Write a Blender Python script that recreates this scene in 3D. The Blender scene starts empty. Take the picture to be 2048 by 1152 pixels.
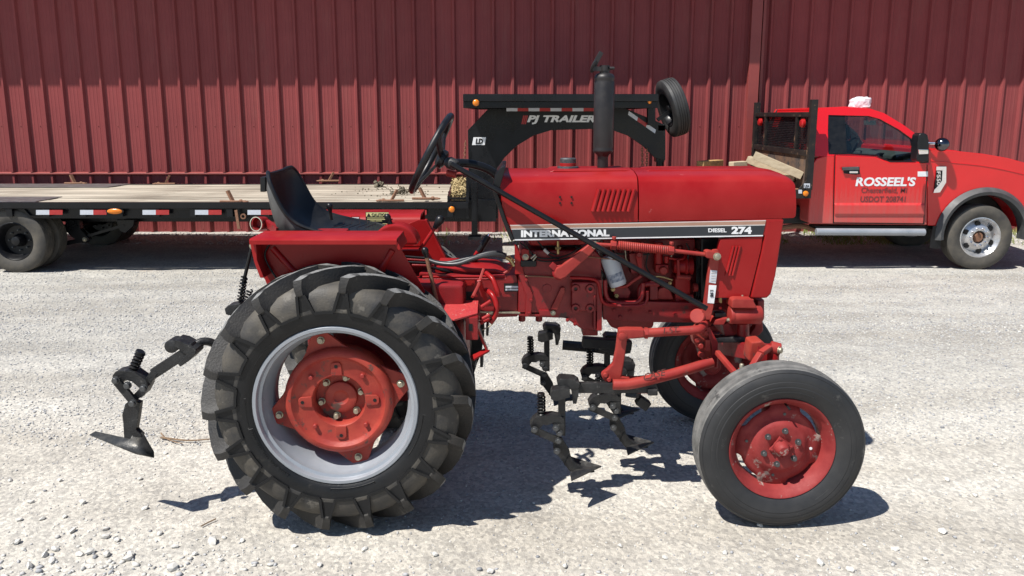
import bpy, bmesh, math, random
import numpy as np
from mathutils import Vector, Matrix
random.seed(7); rng = np.random.default_rng(7)
S = bpy.context.scene
R = math.radians

# ------------------------------------------------------------------ camera
PITCH = 9.86; FPX = 1480.0; CYP = 488.0; CAMZ = 1.73
cd = bpy.data.cameras.new('camera'); cam = bpy.data.objects.new('camera', cd); S.collection.objects.link(cam)
cam.location = (0, 0, CAMZ); cam.rotation_euler = (R(90-PITCH), 0, 0)
cd.sensor_fit = 'HORIZONTAL'; cd.sensor_width = 36.0; cd.lens = FPX/2048*36.0
cd.shift_y = -(576-CYP)/2048; cd.clip_start = .05; cd.clip_end = 500
S.camera = cam
S.render.resolution_x = 1024; S.render.resolution_y = 576

# ------------------------------------------------------------------ sky, sun, exposure
KX, KY = .50, .36                      # shadow shift per metre of height
sdir = Vector((KX, KY, -1)).normalized()
elev = math.asin(-sdir.z); azim = math.atan2(-sdir.x, -sdir.y)      # bearing of the sun from +Y
w = bpy.data.worlds.new('World'); S.world = w; w.use_nodes = True
nt = w.node_tree; bg = nt.nodes['Background']
sky = nt.nodes.new('ShaderNodeTexSky'); sky.sky_type = 'NISHITA'; sky.sun_disc = False
sky.sun_elevation = elev; sky.sun_rotation = azim; sky.air_density = 1.0; sky.dust_density = .2; sky.ozone_density = 3.0
nt.links.new(sky.outputs[0], bg.inputs[0]); bg.inputs[1].default_value = .074
sl = bpy.data.lights.new('sun', 'SUN'); so = bpy.data.objects.new('sun', sl); S.collection.objects.link(so)
sl.energy = 5.0; sl.angle = R(.6); sl.color = (1, .96, .9)
so.rotation_euler = sdir.to_track_quat('-Z', 'Y').to_euler(); so.location = (-6, -4, 12)
S.view_settings.view_transform = 'Standard'; S.view_settings.look = 'None'
S.view_settings.exposure = .6; S.view_settings.gamma = 1
S.cycles.max_bounces = 8; S.cycles.transparent_max_bounces = 12
S.cycles.sample_clamp_indirect = 6

# ------------------------------------------------------------------ helpers
C_, S_ = math.cos(R(PITCH)), math.sin(R(PITCH))
def P(x, y, Y):
    a = (CYP-y)/FPX; v = Y*(a*C_-S_)/(C_+a*S_); d = Y*C_-v*S_
    return Vector(((x-1024)*d/FPX, Y, v+CAMZ))
def PX(Y, z=1.0):                       # pixels per metre at that plane and height
    return FPX/(Y*C_-(z-CAMZ)*S_)
WO = {}
def props(o, label=None, cat=None, group=None, kind=None):
    if label: o['label'] = label
    if cat: o['category'] = cat
    if group: o['group'] = group
    if kind: o['kind'] = kind
    return o
def link(o, origin, parent=None):
    S.collection.objects.link(o); WO[o.name] = Vector(origin)
    if parent is not None:
        o.parent = parent; o.location = Vector(origin)-WO[parent.name]
    else: o.location = origin
    return o
def thing(name, loc, label, cat, group=None):
    o = bpy.data.objects.new(name, None); o.empty_display_size = .1
    link(o, loc); return props(o, label, cat, group)
def clone(o, delta=(0,0,0), parent=None, rot=None):
    c = o.copy(); p = parent if parent is not None else o.parent
    c.parent = None; link(c, WO[o.name]+Vector(delta), p)
    if rot is not None: c.rotation_euler = rot
    return c
def clone_tree(o, delta, parent=None):
    c = clone(o, delta, parent)
    for ch in [k for k in o.children]: clone_tree(ch, delta, c)
    return c
def axes(ax):
    ax = Vector(ax).normalized()
    t = Vector((0,0,1)) if abs(ax.z) < .9 else Vector((1,0,0))
    u = ax.cross(t).normalized(); return ax, u, ax.cross(u).normalized()
class MB:
    def __init__(s): s.v = []; s.f = []
    def add(s, vs, fs):
        n = len(s.v); s.v += [tuple(v) for v in vs]; s.f += [tuple(i+n for i in f) for f in fs]; return s
    def prism(s, pts, vec):
        n = len(pts); vec = Vector(vec); pts = [Vector(p) for p in pts]
        return s.add(pts+[p+vec for p in pts], [tuple(range(n)), tuple(range(2*n-1, n-1, -1))]+[(i, i+n, (i+1) % n+n, (i+1) % n) for i in range(n)])
    def plate(s, px, Y, th): return s.prism([P(x, y, Y) for x, y in px], (0, th, 0))
    def box(s, a, b):
        (x0,y0,z0),(x1,y1,z1) = a, b
        return s.prism([(x0,y0,z0),(x1,y0,z0),(x1,y0,z1),(x0,y0,z1)], (0,y1-y0,0))
    def pbox(s, x0, y0, x1, y1, Y, th): return s.plate([(x0,y0),(x1,y0),(x1,y1),(x0,y1)], Y, th)
    def bar(s, p, q, wd, hd, up=(0,0,1)):
        p, q = Vector(p), Vector(q); d = (q-p).normalized(); up = Vector(up)
        if abs(d.dot(up)) > .95: up = Vector((0,1,0))
        a = d.cross(up).normalized()*wd/2; b = a.cross(d).normalized()*hd/2
        return s.prism([p-a-b, p+a-b, p+a+b, p-a+b], q-p)
    def lathe(s, c, ax, prof, seg=32, a0=0, closed=False):
        ax, u, v2 = axes(ax); c = Vector(c); vs = []; fs = []; n = len(prof)
        for t, r in prof:
            for k in range(seg):
                a = a0+2*math.pi*k/seg; vs.append(c+ax*t+(u*math.cos(a)+v2*math.sin(a))*max(r, 1e-5))
        for i in range(n if closed else n-1):
            j = (i+1) % n
            for k in range(seg): fs.append((i*seg+k, i*seg+(k+1) % seg, j*seg+(k+1) % seg, j*seg+k))
        if not closed:
            fs.append(tuple(range(seg-1, -1, -1))); fs.append(tuple((n-1)*seg+k for k in range(seg)))
        return s.add(vs, fs)
    def cyl(s, p, q, r, seg=20, r2=None):
        p, q = Vector(p), Vector(q); L = (q-p).length; r2 = r if r2 is None else r2; e = min(r, r2, L/2)*.12
        return s.lathe(p, q-p, [(0, r-e), (e, r), (L-e, r2), (L, r2-e)], seg)
    def hexa(s, p, ax, r, h): 
        return s.lathe(p, ax, [(0, r), (h*.85, r), (h, r*.86)], 6)
    def tube(s, pts, r, seg=10, smooth=4, r2=None):
        pts = [Vector(p) for p in pts]
        if smooth and len(pts) > 2:
            q = [pts[0]*2-pts[1]]+pts+[pts[-1]*2-pts[-2]]; o = []
            for i in range(1, len(q)-2):
                for k in range(smooth):
                    t = k/smooth; a, b, c, d = q[i-1:i+3]
                    o.append(.5*((2*b)+(c-a)*t+(2*a-5*b+4*c-d)*t*t+(3*b-a-3*c+d)*t**3))
            pts = o+[pts[-1]]
        n = len(pts); vs = []; fs = []; u = None
        for i, p in enumerate(pts):
            d = (pts[min(i+1, n-1)]-pts[max(i-1, 0)]).normalized()
            if u is None: _, u, _ = axes(d)
            u = (u-d*u.dot(d)).normalized(); v2 = d.cross(u)
            rr = r if r2 is None else r+(r2-r)*i/(n-1)
            for k in range(seg):
                a = 2*math.pi*k/seg; vs.append(p+(u*math.cos(a)+v2*math.sin(a))*rr)
        for i in range(n-1):
            for k in range(seg): fs.append((i*seg+k, i*seg+(k+1) % seg, (i+1)*seg+(k+1) % seg, (i+1)*seg+k))
        fs.append(tuple(range(seg-1, -1, -1))); fs.append(tuple((n-1)*seg+k for k in range(seg)))
        return s.add(vs, fs)
    def ptube(s, px, rpx, Y=None, seg=10, smooth=4):
        pts = [P(*p) if len(p) == 3 else P(p[0], p[1], Y) for p in px]
        return s.tube(pts, rpx/PX(pts[0].y, pts[0].z), seg, smooth)
    def helix(s, p, q, Rr, r, turns, seg=6):
        p, q = Vector(p), Vector(q); ax, u, v2 = axes(q-p); N = int(turns*14); pts = []
        for i in range(N+1):
            a = 2*math.pi*turns*i/N; pts.append(p+(q-p)*(i/N)+(u*math.cos(a)+v2*math.sin(a))*Rr)
        return s.tube(pts, r, seg, 0)
    def ring(s, outer, inner, vec):      # plate with a hole, equal point counts
        n = len(outer); vec = Vector(vec); o = [Vector(p) for p in outer]; i_ = [Vector(p) for p in inner]
        vs = o+i_+[p+vec for p in o]+[p+vec for p in i_]; fs = []
        for k in range(n):
            j = (k+1) % n
            fs += [(k, j, n+j, n+k), (2*n+k, 3*n+k, 3*n+j, 2*n+j), (k, 2*n+k, 2*n+j, j), (n+k, n+j, 3*n+j, 3*n+k)]
        return s.add(vs, fs)
    def sphere(s, c, r, n=14):
        return s.lathe(Vector(c)-Vector((0,0,r)), (0,0,1), [(r-r*math.cos(math.pi*i/n), r*math.sin(math.pi*i/n)) for i in range(n+1)], n+4)
    def obj(s, name, mat, parent=None, bevel=0, smooth=True, origin=None, ang=38, segs=2):
        bm = bmesh.new(); vv = [bm.verts.new(v) for v in s.v]
        for f in s.f:
            try: bm.faces.new([vv[i] for i in f])
            except ValueError: pass
        bmesh.ops.recalc_face_normals(bm, faces=bm.faces)
        if bevel:
            ed = [e for e in bm.edges if len(e.link_faces) == 2 and e.calc_face_angle(0) > R(28)]
            if ed:
                try: bmesh.ops.bevel(bm, geom=ed, offset=bevel, segments=segs, profile=.5, affect='EDGES', clamp_overlap=True)
                except Exception: pass
        co = np.array([v.co for v in bm.verts]); lo, hi = co.min(0), co.max(0)
        og = Vector(origin) if origin is not None else Vector((lo+hi)/2)
        for v in bm.verts: v.co -= og
        me = bpy.data.meshes.new(name); bm.to_mesh(me); bm.free()
        if smooth:
            me.polygons.foreach_set('use_smooth', [True]*len(me.polygons)); me.set_sharp_from_angle(angle=R(ang))
        me.materials.append(mat)
        o = link(bpy.data.objects.new(name, me), og, parent)
        if bevel and smooth: o.modifiers.new('flat_faces', 'WEIGHTED_NORMAL').keep_sharp = True
        return o
def plate(name, px, Y, th, mat, parent, bevel=.003): return MB().plate(px, Y, th).obj(name, mat, parent, bevel)
def pbox(name, x0, y0, x1, y1, Y, th, mat, parent, bevel=.003): return MB().pbox(x0, y0, x1, y1, Y, th).obj(name, mat, parent, bevel)
def ptube(name, px, rpx, mat, parent, Y=None, smooth=4, seg=10): return MB().ptube(px, rpx, Y, seg, smooth).obj(name, mat, parent)
def bolt(name, p, mat, parent, r=.012, h=.012, ax=(0,-1,0)):
    return MB().lathe(p, ax, [(0, r*1.35), (h*.2, r*1.35), (h*.21, r), (h*.9, r), (h, r*.85)], 6 if r < .009 else 12).obj(name, mat, parent)
def pix_bolts(pts, Y, mat, parent, r=.01, h=.012, name='bolt'):
    for x, y in pts: bolt(name, P(x, y, Y), mat, parent, r, h)
def text(name, body, x0, y0, x1, y1, Y, mat, parent, shear=0, bold=.0, th=.0015, yfun=None, slope=0, vert=False):
    cu = bpy.data.curves.new('t', 'FONT'); cu.body = body; cu.shear = shear; cu.offset = bold; cu.resolution_u = 3
    cu.extrude = .01; to = bpy.data.objects.new('t', cu); S.collection.objects.link(to)
    dg = bpy.context.evaluated_depsgraph_get(); me = bpy.data.meshes.new_from_object(to.evaluated_get(dg))
    bpy.data.objects.remove(to); bpy.data.curves.remove(cu)
    n = len(me.vertices); co = np.empty(n*3); me.vertices.foreach_get('co', co); co = co.reshape(-1, 3)
    lo, hi = co.min(0), co.max(0); out = np.empty_like(co)
    for i, (a, b, c) in enumerate(co):
        u = (a-lo[0])/(hi[0]-lo[0]); v = (b-lo[1])/(hi[1]-lo[1])
        if vert: u, v = v, 1-u
        x = x0+(x1-x0)*u; y = y1+(y0-y1)*v+slope*u
        p = P(x, y, Y); out[i] = (p.x, p.y+(c/.01)*th*-.5*-1, p.z)
    og = Vector((out.min(0)+out.max(0))/2); out -= np.array(og)
    me.vertices.foreach_set('co', out.ravel()); me.update(); me.name = name
    me.materials.clear(); me.materials.append(mat)
    return link(bpy.data.objects.new(name, me), og, parent)

# ------------------------------------------------------------------ materials
def lerp3(c, k): return tuple(min(1, x*k) for x in c)
def M(name, c1, c2=None, sc=8, rough=.5, metal=0, bump=0, bsc=120, coat=0, chip=None, chsc=14, chth=.62, rvar=.12, dist=.004, spec=.5, stretch=None):
    m = bpy.data.materials.new(name); m.use_nodes = True; n = m.node_tree.nodes; L = m.node_tree.links; b = n['Principled BSDF']
    c2 = c2 or lerp3(c1, .75)
    tc = n.new('ShaderNodeTexCoord'); co = tc.outputs['Object']
    if stretch:
        mp = n.new('ShaderNodeMapping'); mp.inputs['Scale'].default_value = stretch; L.new(co, mp.inputs[0]); co = mp.outputs[0]
    n1 = n.new('ShaderNodeTexNoise'); n1.inputs['Scale'].default_value = sc; n1.inputs['Detail'].default_value = 6; n1.inputs['Roughness'].default_value = .6; L.new(co, n1.inputs[0])
    rp = n.new('ShaderNodeValToRGB'); rp.color_ramp.elements[0].position = .36; rp.color_ramp.elements[1].position = .66
    rp.color_ramp.elements[0].color = (*c1, 1); rp.color_ramp.elements[1].color = (*c2, 1); L.new(n1.outputs[0], rp.inputs[0])
    col = rp.outputs[0]
    mr = n.new('ShaderNodeMapRange'); mr.inputs[1].default_value = .3; mr.inputs[2].default_value = .7
    mr.inputs[3].default_value = max(.02, rough-rvar); mr.inputs[4].default_value = min(1, rough+rvar); L.new(n1.outputs[0], mr.inputs[0])
    L.new(mr.outputs[0], b.inputs['Roughness'])
    if chip:
        n2 = n.new('ShaderNodeTexNoise'); n2.inputs['Scale'].default_value = chsc; n2.inputs['Detail'].default_value = 9; n2.inputs['Roughness'].default_value = .7; L.new(co, n2.inputs[0])
        r2 = n.new('ShaderNodeValToRGB'); r2.color_ramp.elements[0].position = chth; r2.color_ramp.elements[1].position = chth+.05; L.new(n2.outputs[0], r2.inputs[0])
        mx = n.new('ShaderNodeMix'); mx.data_type = 'RGBA'; L.new(r2.outputs[0], mx.inputs[0]); L.new(col, mx.inputs[6]); mx.inputs[7].default_value = (*chip, 1); col = mx.outputs[2]
    L.new(col, b.inputs['Base Color']); b.inputs['Metallic'].default_value = metal
    b.inputs['Coat Weight'].default_value = coat; b.inputs['Coat Roughness'].default_value = .12; b.inputs['Specular IOR Level'].default_value = spec
    if bump:
        n3 = n.new('ShaderNodeTexNoise'); n3.inputs['Scale'].default_value = bsc; n3.inputs['Detail'].default_value = 4; L.new(co, n3.inputs[0])
        bp = n.new('ShaderNodeBump'); bp.inputs['Strength'].default_value = bump; bp.inputs['Distance'].default_value = dist; L.new(n3.outputs[0], bp.inputs['Height']); L.new(bp.outputs[0], b.inputs['Normal'])
    return m
RED = M('tractor_red', (.235,.005,.0065), (.285,.014,.014), 3.2, .36, coat=.03, chip=(.36,.08,.075), chsc=9, chth=.66, bump=.08, bsc=26, spec=.22)
REDW = M('worn_tractor_red', (.31,.040,.030), (.235,.017,.015), 9, .5, spec=.35, bump=.15, bsc=150, chip=(.16,.06,.045), chsc=16, chth=.635)
REDO = M('orange_red_cast', (.33,.046,.029), (.23,.020,.016), 9, .5, bump=.45, bsc=240, chip=(.085,.045,.036), chsc=12, chth=.575, dist=.003, spec=.3)
REDC = M('cast_red', (.235,.010,.012), (.18,.009,.011), 12, .45, spec=.35, bump=.3, bsc=220, chip=(.06,.022,.018), chsc=13, chth=.6, coat=.1)
REDD = M('dusty_red', (.25,.034,.032), (.185,.018,.019), 14, .6, bump=.15, bsc=220, chip=(.30,.24,.21), chsc=10, chth=.575, spec=.25)
BLK = M('black_paint', (.006,.0065,.008), (.010,.010,.011), 9, .36, bump=.06, bsc=90, spec=.3)
BLKC = M('black_cast', (.011,.011,.012), (.026,.026,.026), 22, .5, bump=.5, bsc=160, chip=(.085,.082,.078), chsc=30, chth=.6, spec=.4)
BLKM = M('muffler_black', (.010,.0085,.009), (.016,.0135,.014), 20, .48, bump=.1)
PLAS = M('black_plastic', (.006,.0065,.0078), (.010,.0105,.012), 14, .38, bump=.25, bsc=420, dist=.001, spec=.35)
RUB = M('tyre_rubber', (.0045,.005,.006), (.009,.009,.0095), 7, .5, bump=.25, bsc=160, chip=(.026,.024,.021), chsc=6, chth=.61, spec=.35)
RUBL = M('lug_rubber', (.012,.012,.013), (.032,.029,.025), 8, .6, bump=.45, bsc=120, chip=(.07,.064,.055), chsc=9, chth=.6, spec=.4)
RUBW = M('worn_lug_tops', (.09,.09,.09), (.21,.21,.205), 22, .8, bump=.5, bsc=110, chip=(.035,.035,.035), chsc=14, chth=.56)
RUBP = M('dusty_tyre_pocket', (.026,.026,.027), (.085,.075,.06), 7, .62, bump=.3, bsc=130, chip=(.11,.10,.085), chsc=8, chth=.58, spec=.4)
RUBF = M('front_tyre_rubber', (.018,.019,.021), (.032,.032,.033), 6, .55, bump=.15, bsc=200, chip=(.07,.069,.066), chsc=8, chth=.6, spec=.35)
RUBD = M('dusty_tread_rubber', (.08,.078,.075), (.17,.165,.157), 16, .8, bump=.4, bsc=120, chip=(.045,.044,.043), chsc=12, chth=.58)
SWP = M('soil_polished_steel', (.030,.030,.031), (.07,.068,.064), 25, .42, metal=.4, bump=.3, bsc=140, chip=(.13,.12,.105), chsc=22, chth=.6)
RUBT = M('road_tyre_rubber', (.045,.042,.038), (.10,.088,.07), 5, .75, bump=.2, bsc=150)
RUBB = M('black_road_tyre', (.018,.018,.019), (.032,.031,.03), 5, .6, bump=.2, bsc=150)
SILV = M('silver_rim_paint', (.27,.295,.33), (.32,.34,.37), 5, .36, metal=.3, bump=.03)
STEEL = M('zinc_bolt', (.42,.38,.28), (.30,.27,.21), 60, .45, metal=.7, bump=.2)
DSTEEL = M('dark_bolt', (.06,.065,.07), (.11,.11,.11), 60, .5, metal=.6)
CHROME = M('chrome', (.8,.8,.82), (.7,.7,.73), 4, .1, metal=1, rvar=.04)
RUST = M('rusty_steel', (.16,.075,.04), (.24,.12,.07), 30, .8, bump=.5, bsc=150)
WHITE = M('white_paint', (.74,.75,.76), (.66,.67,.69), 9, .4)
WLET = M('white_letters', (.72,.73,.74), (.62,.63,.64), 30, .5)
WTAPE = M('white_reflective_tape', (.55,.58,.63), (.48,.5,.55), 30, .35)
RTAPE = M('red_reflective_tape', (.42,.03,.03), (.32,.02,.02), 30, .35)
DKRED = M('worn_dark_print', (.05,.015,.014), (.22,.05,.04), 60, .6)
TAN = M('tan_stripe', (.36,.21,.15), (.30,.17,.12), 6, .45)
GREYS = M('grey_stripe', (.55,.52,.5), (.48,.45,.43), 6, .45)
NAVY = M('black_stripe', (.014,.018,.024), (.02,.024,.03), 6, .4)
AMBER = M('amber_lens', (.75,.22,.01), (.6,.15,.01), 40, .25)
REDL = M('red_lens', (.4,.01,.01), (.3,.01,.01), 40, .2)
BRASS = M('brass_fitting', (.45,.35,.16), (.33,.26,.13), 50, .4, metal=.8)
YEL = M('pale_yellow_decal', (.72,.68,.32), (.65,.6,.28), 20, .5)
HOSE = M('grey_hose', (.022,.023,.026), (.04,.04,.042), 10, .4)

# ------------------------------------------------------------------ ground
def gz(x, y):
    t = np.clip((y-4.3)/4.8, 0, 1); t = t*t*(3-2*t); u = np.clip((y-9.8)/2.3, 0, 1)
    return -.25*t+.055*u*u*(3-2*u)
def grel(x, y):
    return .006*np.sin(x*2.1+.6*y)*np.sin(y*1.7+1.1)+.004*np.sin(x*5.3+y*3.1)*np.sin(y*4.7-x*1.3)
def make_ground():
    xs = np.concatenate([np.linspace(-90, -9, 14), np.linspace(-8.9, 8.9, 180), np.linspace(9, 90, 14)])
    ys = np.concatenate([np.linspace(-60, .2, 14), np.linspace(.3, 13, 130), np.linspace(13.5, 90, 14)])
    X, Y = np.meshgrid(xs, ys); Z = gz(X, Y)+grel(X, Y)*((np.abs(X) < 9)&(Y > 0)&(Y < 13.2))-.006
    v = np.stack([X, Y, Z], -1).reshape(-1, 3); nx, ny = len(xs), len(ys)
    f = [(j*nx+i, j*nx+i+1, (j+1)*nx+i+1, (j+1)*nx+i) for j in range(ny-1) for i in range(nx-1)]
    me = bpy.data.meshes.new('ground'); me.from_pydata(v.tolist(), [], f)
    me.polygons.foreach_set('use_smooth', [True]*len(f))
    m = bpy.data.materials.new('crushed_limestone_lot'); m.use_nodes = True; n = m.node_tree.nodes; L = m.node_tree.links; b = n['Principled BSDF']
    tc = n.new('ShaderNodeTexCoord'); co = tc.outputs['Object']
    def noise(s, d=6, r=.6):
        q = n.new('ShaderNodeTexNoise'); q.inputs['Scale'].default_value = s; q.inputs['Detail'].default_value = d; q.inputs['Roughness'].default_value = r; L.new(co, q.inputs[0]); return q.outputs[0]
    def ramp(src, a, c, c0, c1):
        q = n.new('ShaderNodeValToRGB'); q.color_ramp.elements[0].position = a; q.color_ramp.elements[1].position = c
        q.color_ramp.elements[0].color = (*c0, 1); q.color_ramp.elements[1].color = (*c1, 1); L.new(src, q.inputs[0]); return q.outputs[0]
    def mix(fac, a, c, mode='MIX'):
        q = n.new('ShaderNodeMix'); q.data_type = 'RGBA'; q.blend_type = mode
        for s_, i in ((fac, 0), (a, 6), (c, 7)):
            if hasattr(s_, 'is_linked'): L.new(s_, q.inputs[i])
            else: q.inputs[i].default_value = s_ if i == 0 else (*s_, 1)
        return q.outputs[2]
    sx = n.new('ShaderNodeSeparateXYZ'); L.new(co, sx.inputs[0])
    # packed pale fines where vehicles drive, loose grey gravel farther in
    ad = n.new('ShaderNodeMath'); ad.operation = 'ADD'; L.new(sx.outputs[1], ad.inputs[0])
    ms = n.new('ShaderNodeMath'); ms.operation = 'MULTIPLY_ADD'; L.new(noise(.55, 5), ms.inputs[0]); ms.inputs[1].default_value = 3.4; ms.inputs[2].default_value = -1.7; L.new(ms.outputs[0], ad.inputs[1])
    mr = n.new('ShaderNodeMapRange'); mr.interpolation_type = 'SMOOTHSTEP'; L.new(ad.outputs[0], mr.inputs[0]); mr.inputs[1].default_value = 3.5; mr.inputs[2].default_value = 5.6
    zone = mr.outputs[0]
    pale = mix(ramp(noise(2.6, 8, .65), .38, .66, (0,0,0), (1,1,1)), (.60,.57,.515), (.48,.455,.41))
    grey = mix(ramp(noise(3.5, 8, .7), .4, .62, (0,0,0), (1,1,1)), (.47,.455,.42), (.37,.36,.335))
    base = mix(zone, pale, grey)
    vo = n.new('ShaderNodeTexVoronoi'); vo.inputs['Scale'].default_value = 62; vo.inputs['Randomness'].default_value = 1; L.new(co, vo.inputs[0])
    cell = ramp(vo.outputs['Color'], .15, .9, (.62,.62,.63), (1.28,1.27,1.24))
    base = mix(.75, base, cell, 'MULTIPLY')
    base = mix(ramp(noise(140, 4, .7), .35, .7, (0,0,0), (.35,.35,.35)), base, (.25,.24,.225))
    mp2 = n.new('ShaderNodeMapping'); mp2.inputs['Scale'].default_value = (.22, 1.5, 1); mp2.inputs['Rotation'].default_value = (0, 0, .06); L.new(co, mp2.inputs[0])
    tk_ = n.new('ShaderNodeTexNoise'); tk_.inputs['Scale'].default_value = 1.3; tk_.inputs['Detail'].default_value = 5; L.new(mp2.outputs[0], tk_.inputs[0])
    base = mix(1.0, base, ramp(tk_.outputs[0], .34, .62, (.82,.80,.77), (1.06,1.06,1.05)), 'MULTIPLY')
    st = ramp(noise(.9, 4, .55), .66, .76, (0,0,0), (.5,.5,.5))
    base = mix(st, base, (.38,.31,.23))
    L.new(base, b.inputs['Base Color']); b.inputs['Roughness'].default_value = .92; b.inputs['Specular IOR Level'].default_value = .25
    v2 = n.new('ShaderNodeTexVoronoi'); v2.inputs['Scale'].default_value = 48; L.new(co, v2.inputs[0])
    hs = n.new('ShaderNodeMath'); hs.operation = 'MULTIPLY_ADD'; L.new(v2.outputs[0], hs.inputs[0]); hs.inputs[1].default_value = -.9; L.new(noise(180, 5, .7), hs.inputs[2])
    bp = n.new('ShaderNodeBump'); bp.inputs['Strength'].default_value = .7; bp.inputs['Distance'].default_value = .009; L.new(hs.outputs[0], bp.inputs['Height']); L.new(bp.outputs[0], b.inputs['Normal'])
    me.materials.append(m)
    return props(link(bpy.data.objects.new('ground', me), (0,0,0)), kind='structure')
ground = make_ground()

def stone_mat():
    m = bpy.data.materials.new('limestone_chips'); m.use_nodes = True; n = m.node_tree.nodes; L = m.node_tree.links; b = n['Principled BSDF']
    ge = n.new('ShaderNodeNewGeometry'); q = n.new('ShaderNodeValToRGB'); L.new(ge.outputs['Random Per Island'], q.inputs[0])
    e = q.color_ramp.elements; e[0].color = (.19,.195,.205,1); e[1].color = (.58,.56,.515,1)
    for p_, c in ((.22,(.34,.345,.36,1)),(.6,(.44,.43,.41,1))):
        k = e.new(p_); k.color = c
    no = n.new('ShaderNodeTexNoise'); no.inputs['Scale'].default_value = 90; no.inputs['Detail'].default_value = 5
    mx = n.new('ShaderNodeMix'); mx.data_type = 'RGBA'; mx.blend_type = 'MULTIPLY'; mx.inputs[0].default_value = .45; L.new(q.outputs[0], mx.inputs[6]); L.new(no.outputs[1], mx.inputs[7])
    L.new(q.outputs[0], b.inputs['Base Color']); b.inputs['Roughness'].default_value = .9; b.inputs['Specular IOR Level'].default_value = .25
    return m
STONE = stone_mat()
def ico():
    t = (1+5**.5)/2
    v = np.array([(-1,t,0),(1,t,0),(-1,-t,0),(1,-t,0),(0,-1,t),(0,1,t),(0,-1,-t),(0,1,-t),(t,0,-1),(t,0,1),(-t,0,-1),(-t,0,1)], float)/math.sqrt(1+t*t)
    f = np.array([(0,11,5),(0,5,1),(0,1,7),(0,7,10),(0,10,11),(1,5,9),(5,11,4),(11,10,2),(10,7,6),(7,1,8),(3,9,4),(3,4,2),(3,2,6),(3,6,8),(3,8,9),(4,9,5),(2,4,11),(6,2,10),(8,6,7),(9,8,1)])
    return v, f
IV, IF = ico()
def scatter(xy, size):
    n = len(xy); a = rng.uniform(0, 6.283, n); sq = rng.uniform(.4, .8, n); el = rng.uniform(.6, 1.0, n)
    V = IV[None]*(1+rng.normal(0, .2, (n, 12, 1)))*size[:, None, None]*.5
    V[:, :, 0] *= el[:, None]; V[:, :, 2] *= sq[:, None]
    c, s = np.cos(a)[:, None], np.sin(a)[:, None]
    x = V[:, :, 0]*c-V[:, :, 1]*s; y = V[:, :, 0]*s+V[:, :, 1]*c
    z = gz(xy[:, 0], xy[:, 1])+grel(xy[:, 0], xy[:, 1])-.006+size*sq*.22
    out = np.stack([x+xy[:, 0:1], y+xy[:, 1:2], V[:, :, 2]+z[:, None]], -1).reshape(-1, 3)
    F = (IF[None]+12*np.arange(n)[:, None, None]).reshape(-1, 3)
    return out, F
def fast_mesh(name, V, F, mat):
    me = bpy.data.meshes.new(name); me.vertices.add(len(V)); me.vertices.foreach_set('co', V.ravel())
    me.loops.add(F.size); me.loops.foreach_set('vertex_index', F.ravel().astype(np.int32))
    me.polygons.add(len(F)); me.polygons.foreach_set('loop_start', np.arange(0, F.size, F.shape[1], dtype=np.int32))
    me.update(calc_edges=True); me.validate(); me.materials.append(mat); return me
pts = []; szs = []
def band(n, y0, y1, s0, s1, pw=1.0, xr=None):
    y = y0+(y1-y0)*rng.uniform(0, 1, n)**pw; h = .76*y+.5
    x = rng.uniform(-1, 1, n)*h if xr is None else rng.uniform(xr[0], xr[1], n)
    pts.append(np.stack([x, y], 1)); szs.append(s0+(s1-s0)*rng.beta(1.2, 4, n))
band(8000, 1.9, 4.2, .004, .019)
band(24000, 3.7, 6.5, .007, .024)
band(20000, 6.0, 9.4, .010, .030)
band(5000, 11.2, 12.2, .02, .045)
for cx, cy, r, n in ((-1.7,2.45,.45,700),(-1.2,2.25,.35,500),(-.5,2.3,.4,350),(1.6,2.4,.5,250),(.3,2.3,.4,250)):
    q = rng.normal(0, 1, (n, 2))*[r, r*.35]+[cx, cy]; q = q[(q[:, 1] > 1.85)]; pts.append(q); szs.append(.008+.03*rng.beta(1.2, 4, len(q)))
V, F = scatter(np.concatenate(pts), np.concatenate(szs))
props(link(bpy.data.objects.new('gravel', fast_mesh('gravel', V, F, STONE)), (0,0,0)), 'loose grey limestone gravel spread over the lot', 'gravel', kind='stuff')
# the larger stones one can pick out
vars_ = []
for k in range(7):
    bm = bmesh.new(); bmesh.ops.create_icosphere(bm, subdivisions=1, radius=.5)
    for v in bm.verts: v.co *= 1+rng.normal(0, .16); v.co.z *= .6; v.co.y *= .8
    me = bpy.data.meshes.new('stone'); bm.to_mesh(me); bm.free(); me.materials.append(STONE); vars_.append(me)
spots = [(425,1085,26),(180,1105,22),(160,1108,18),(215,1110,20),(210,1075,20),(145,1062,16),(235,1080,16),(110,1098,18),(90,1110,16),(290,1015,16),(165,1005,17),(212,1058,14),(345,1140,24),(870,1108,18),(1520,1050,15),(1885,1065,17),(1640,1125,22),(262,1110,20),(255,1120,22),(105,1122,18),(40,1040,14),(35,1085,18),(1130,1130,16),(1330,1115,14),(640,1128,16),(730,1095,14),(1895,960,14),(1950,990,13),(1990,930,12),(350,1095,14),(390,1110,16),(320,1068,14),(440,1122,14),(485,1082,12),(130,1034,12),(85,1038,12),(60,1132,20),(1790,1100,16),(1700,1140,18),(540,1130,14),(590,1090,12),(980,1140,18),(1240,1090,12),(1450,1105,13),(20,960,12),(120,960,12),(60,1005,13),(280,955,12),(330,905,10),(1850,1120,14)]
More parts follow.
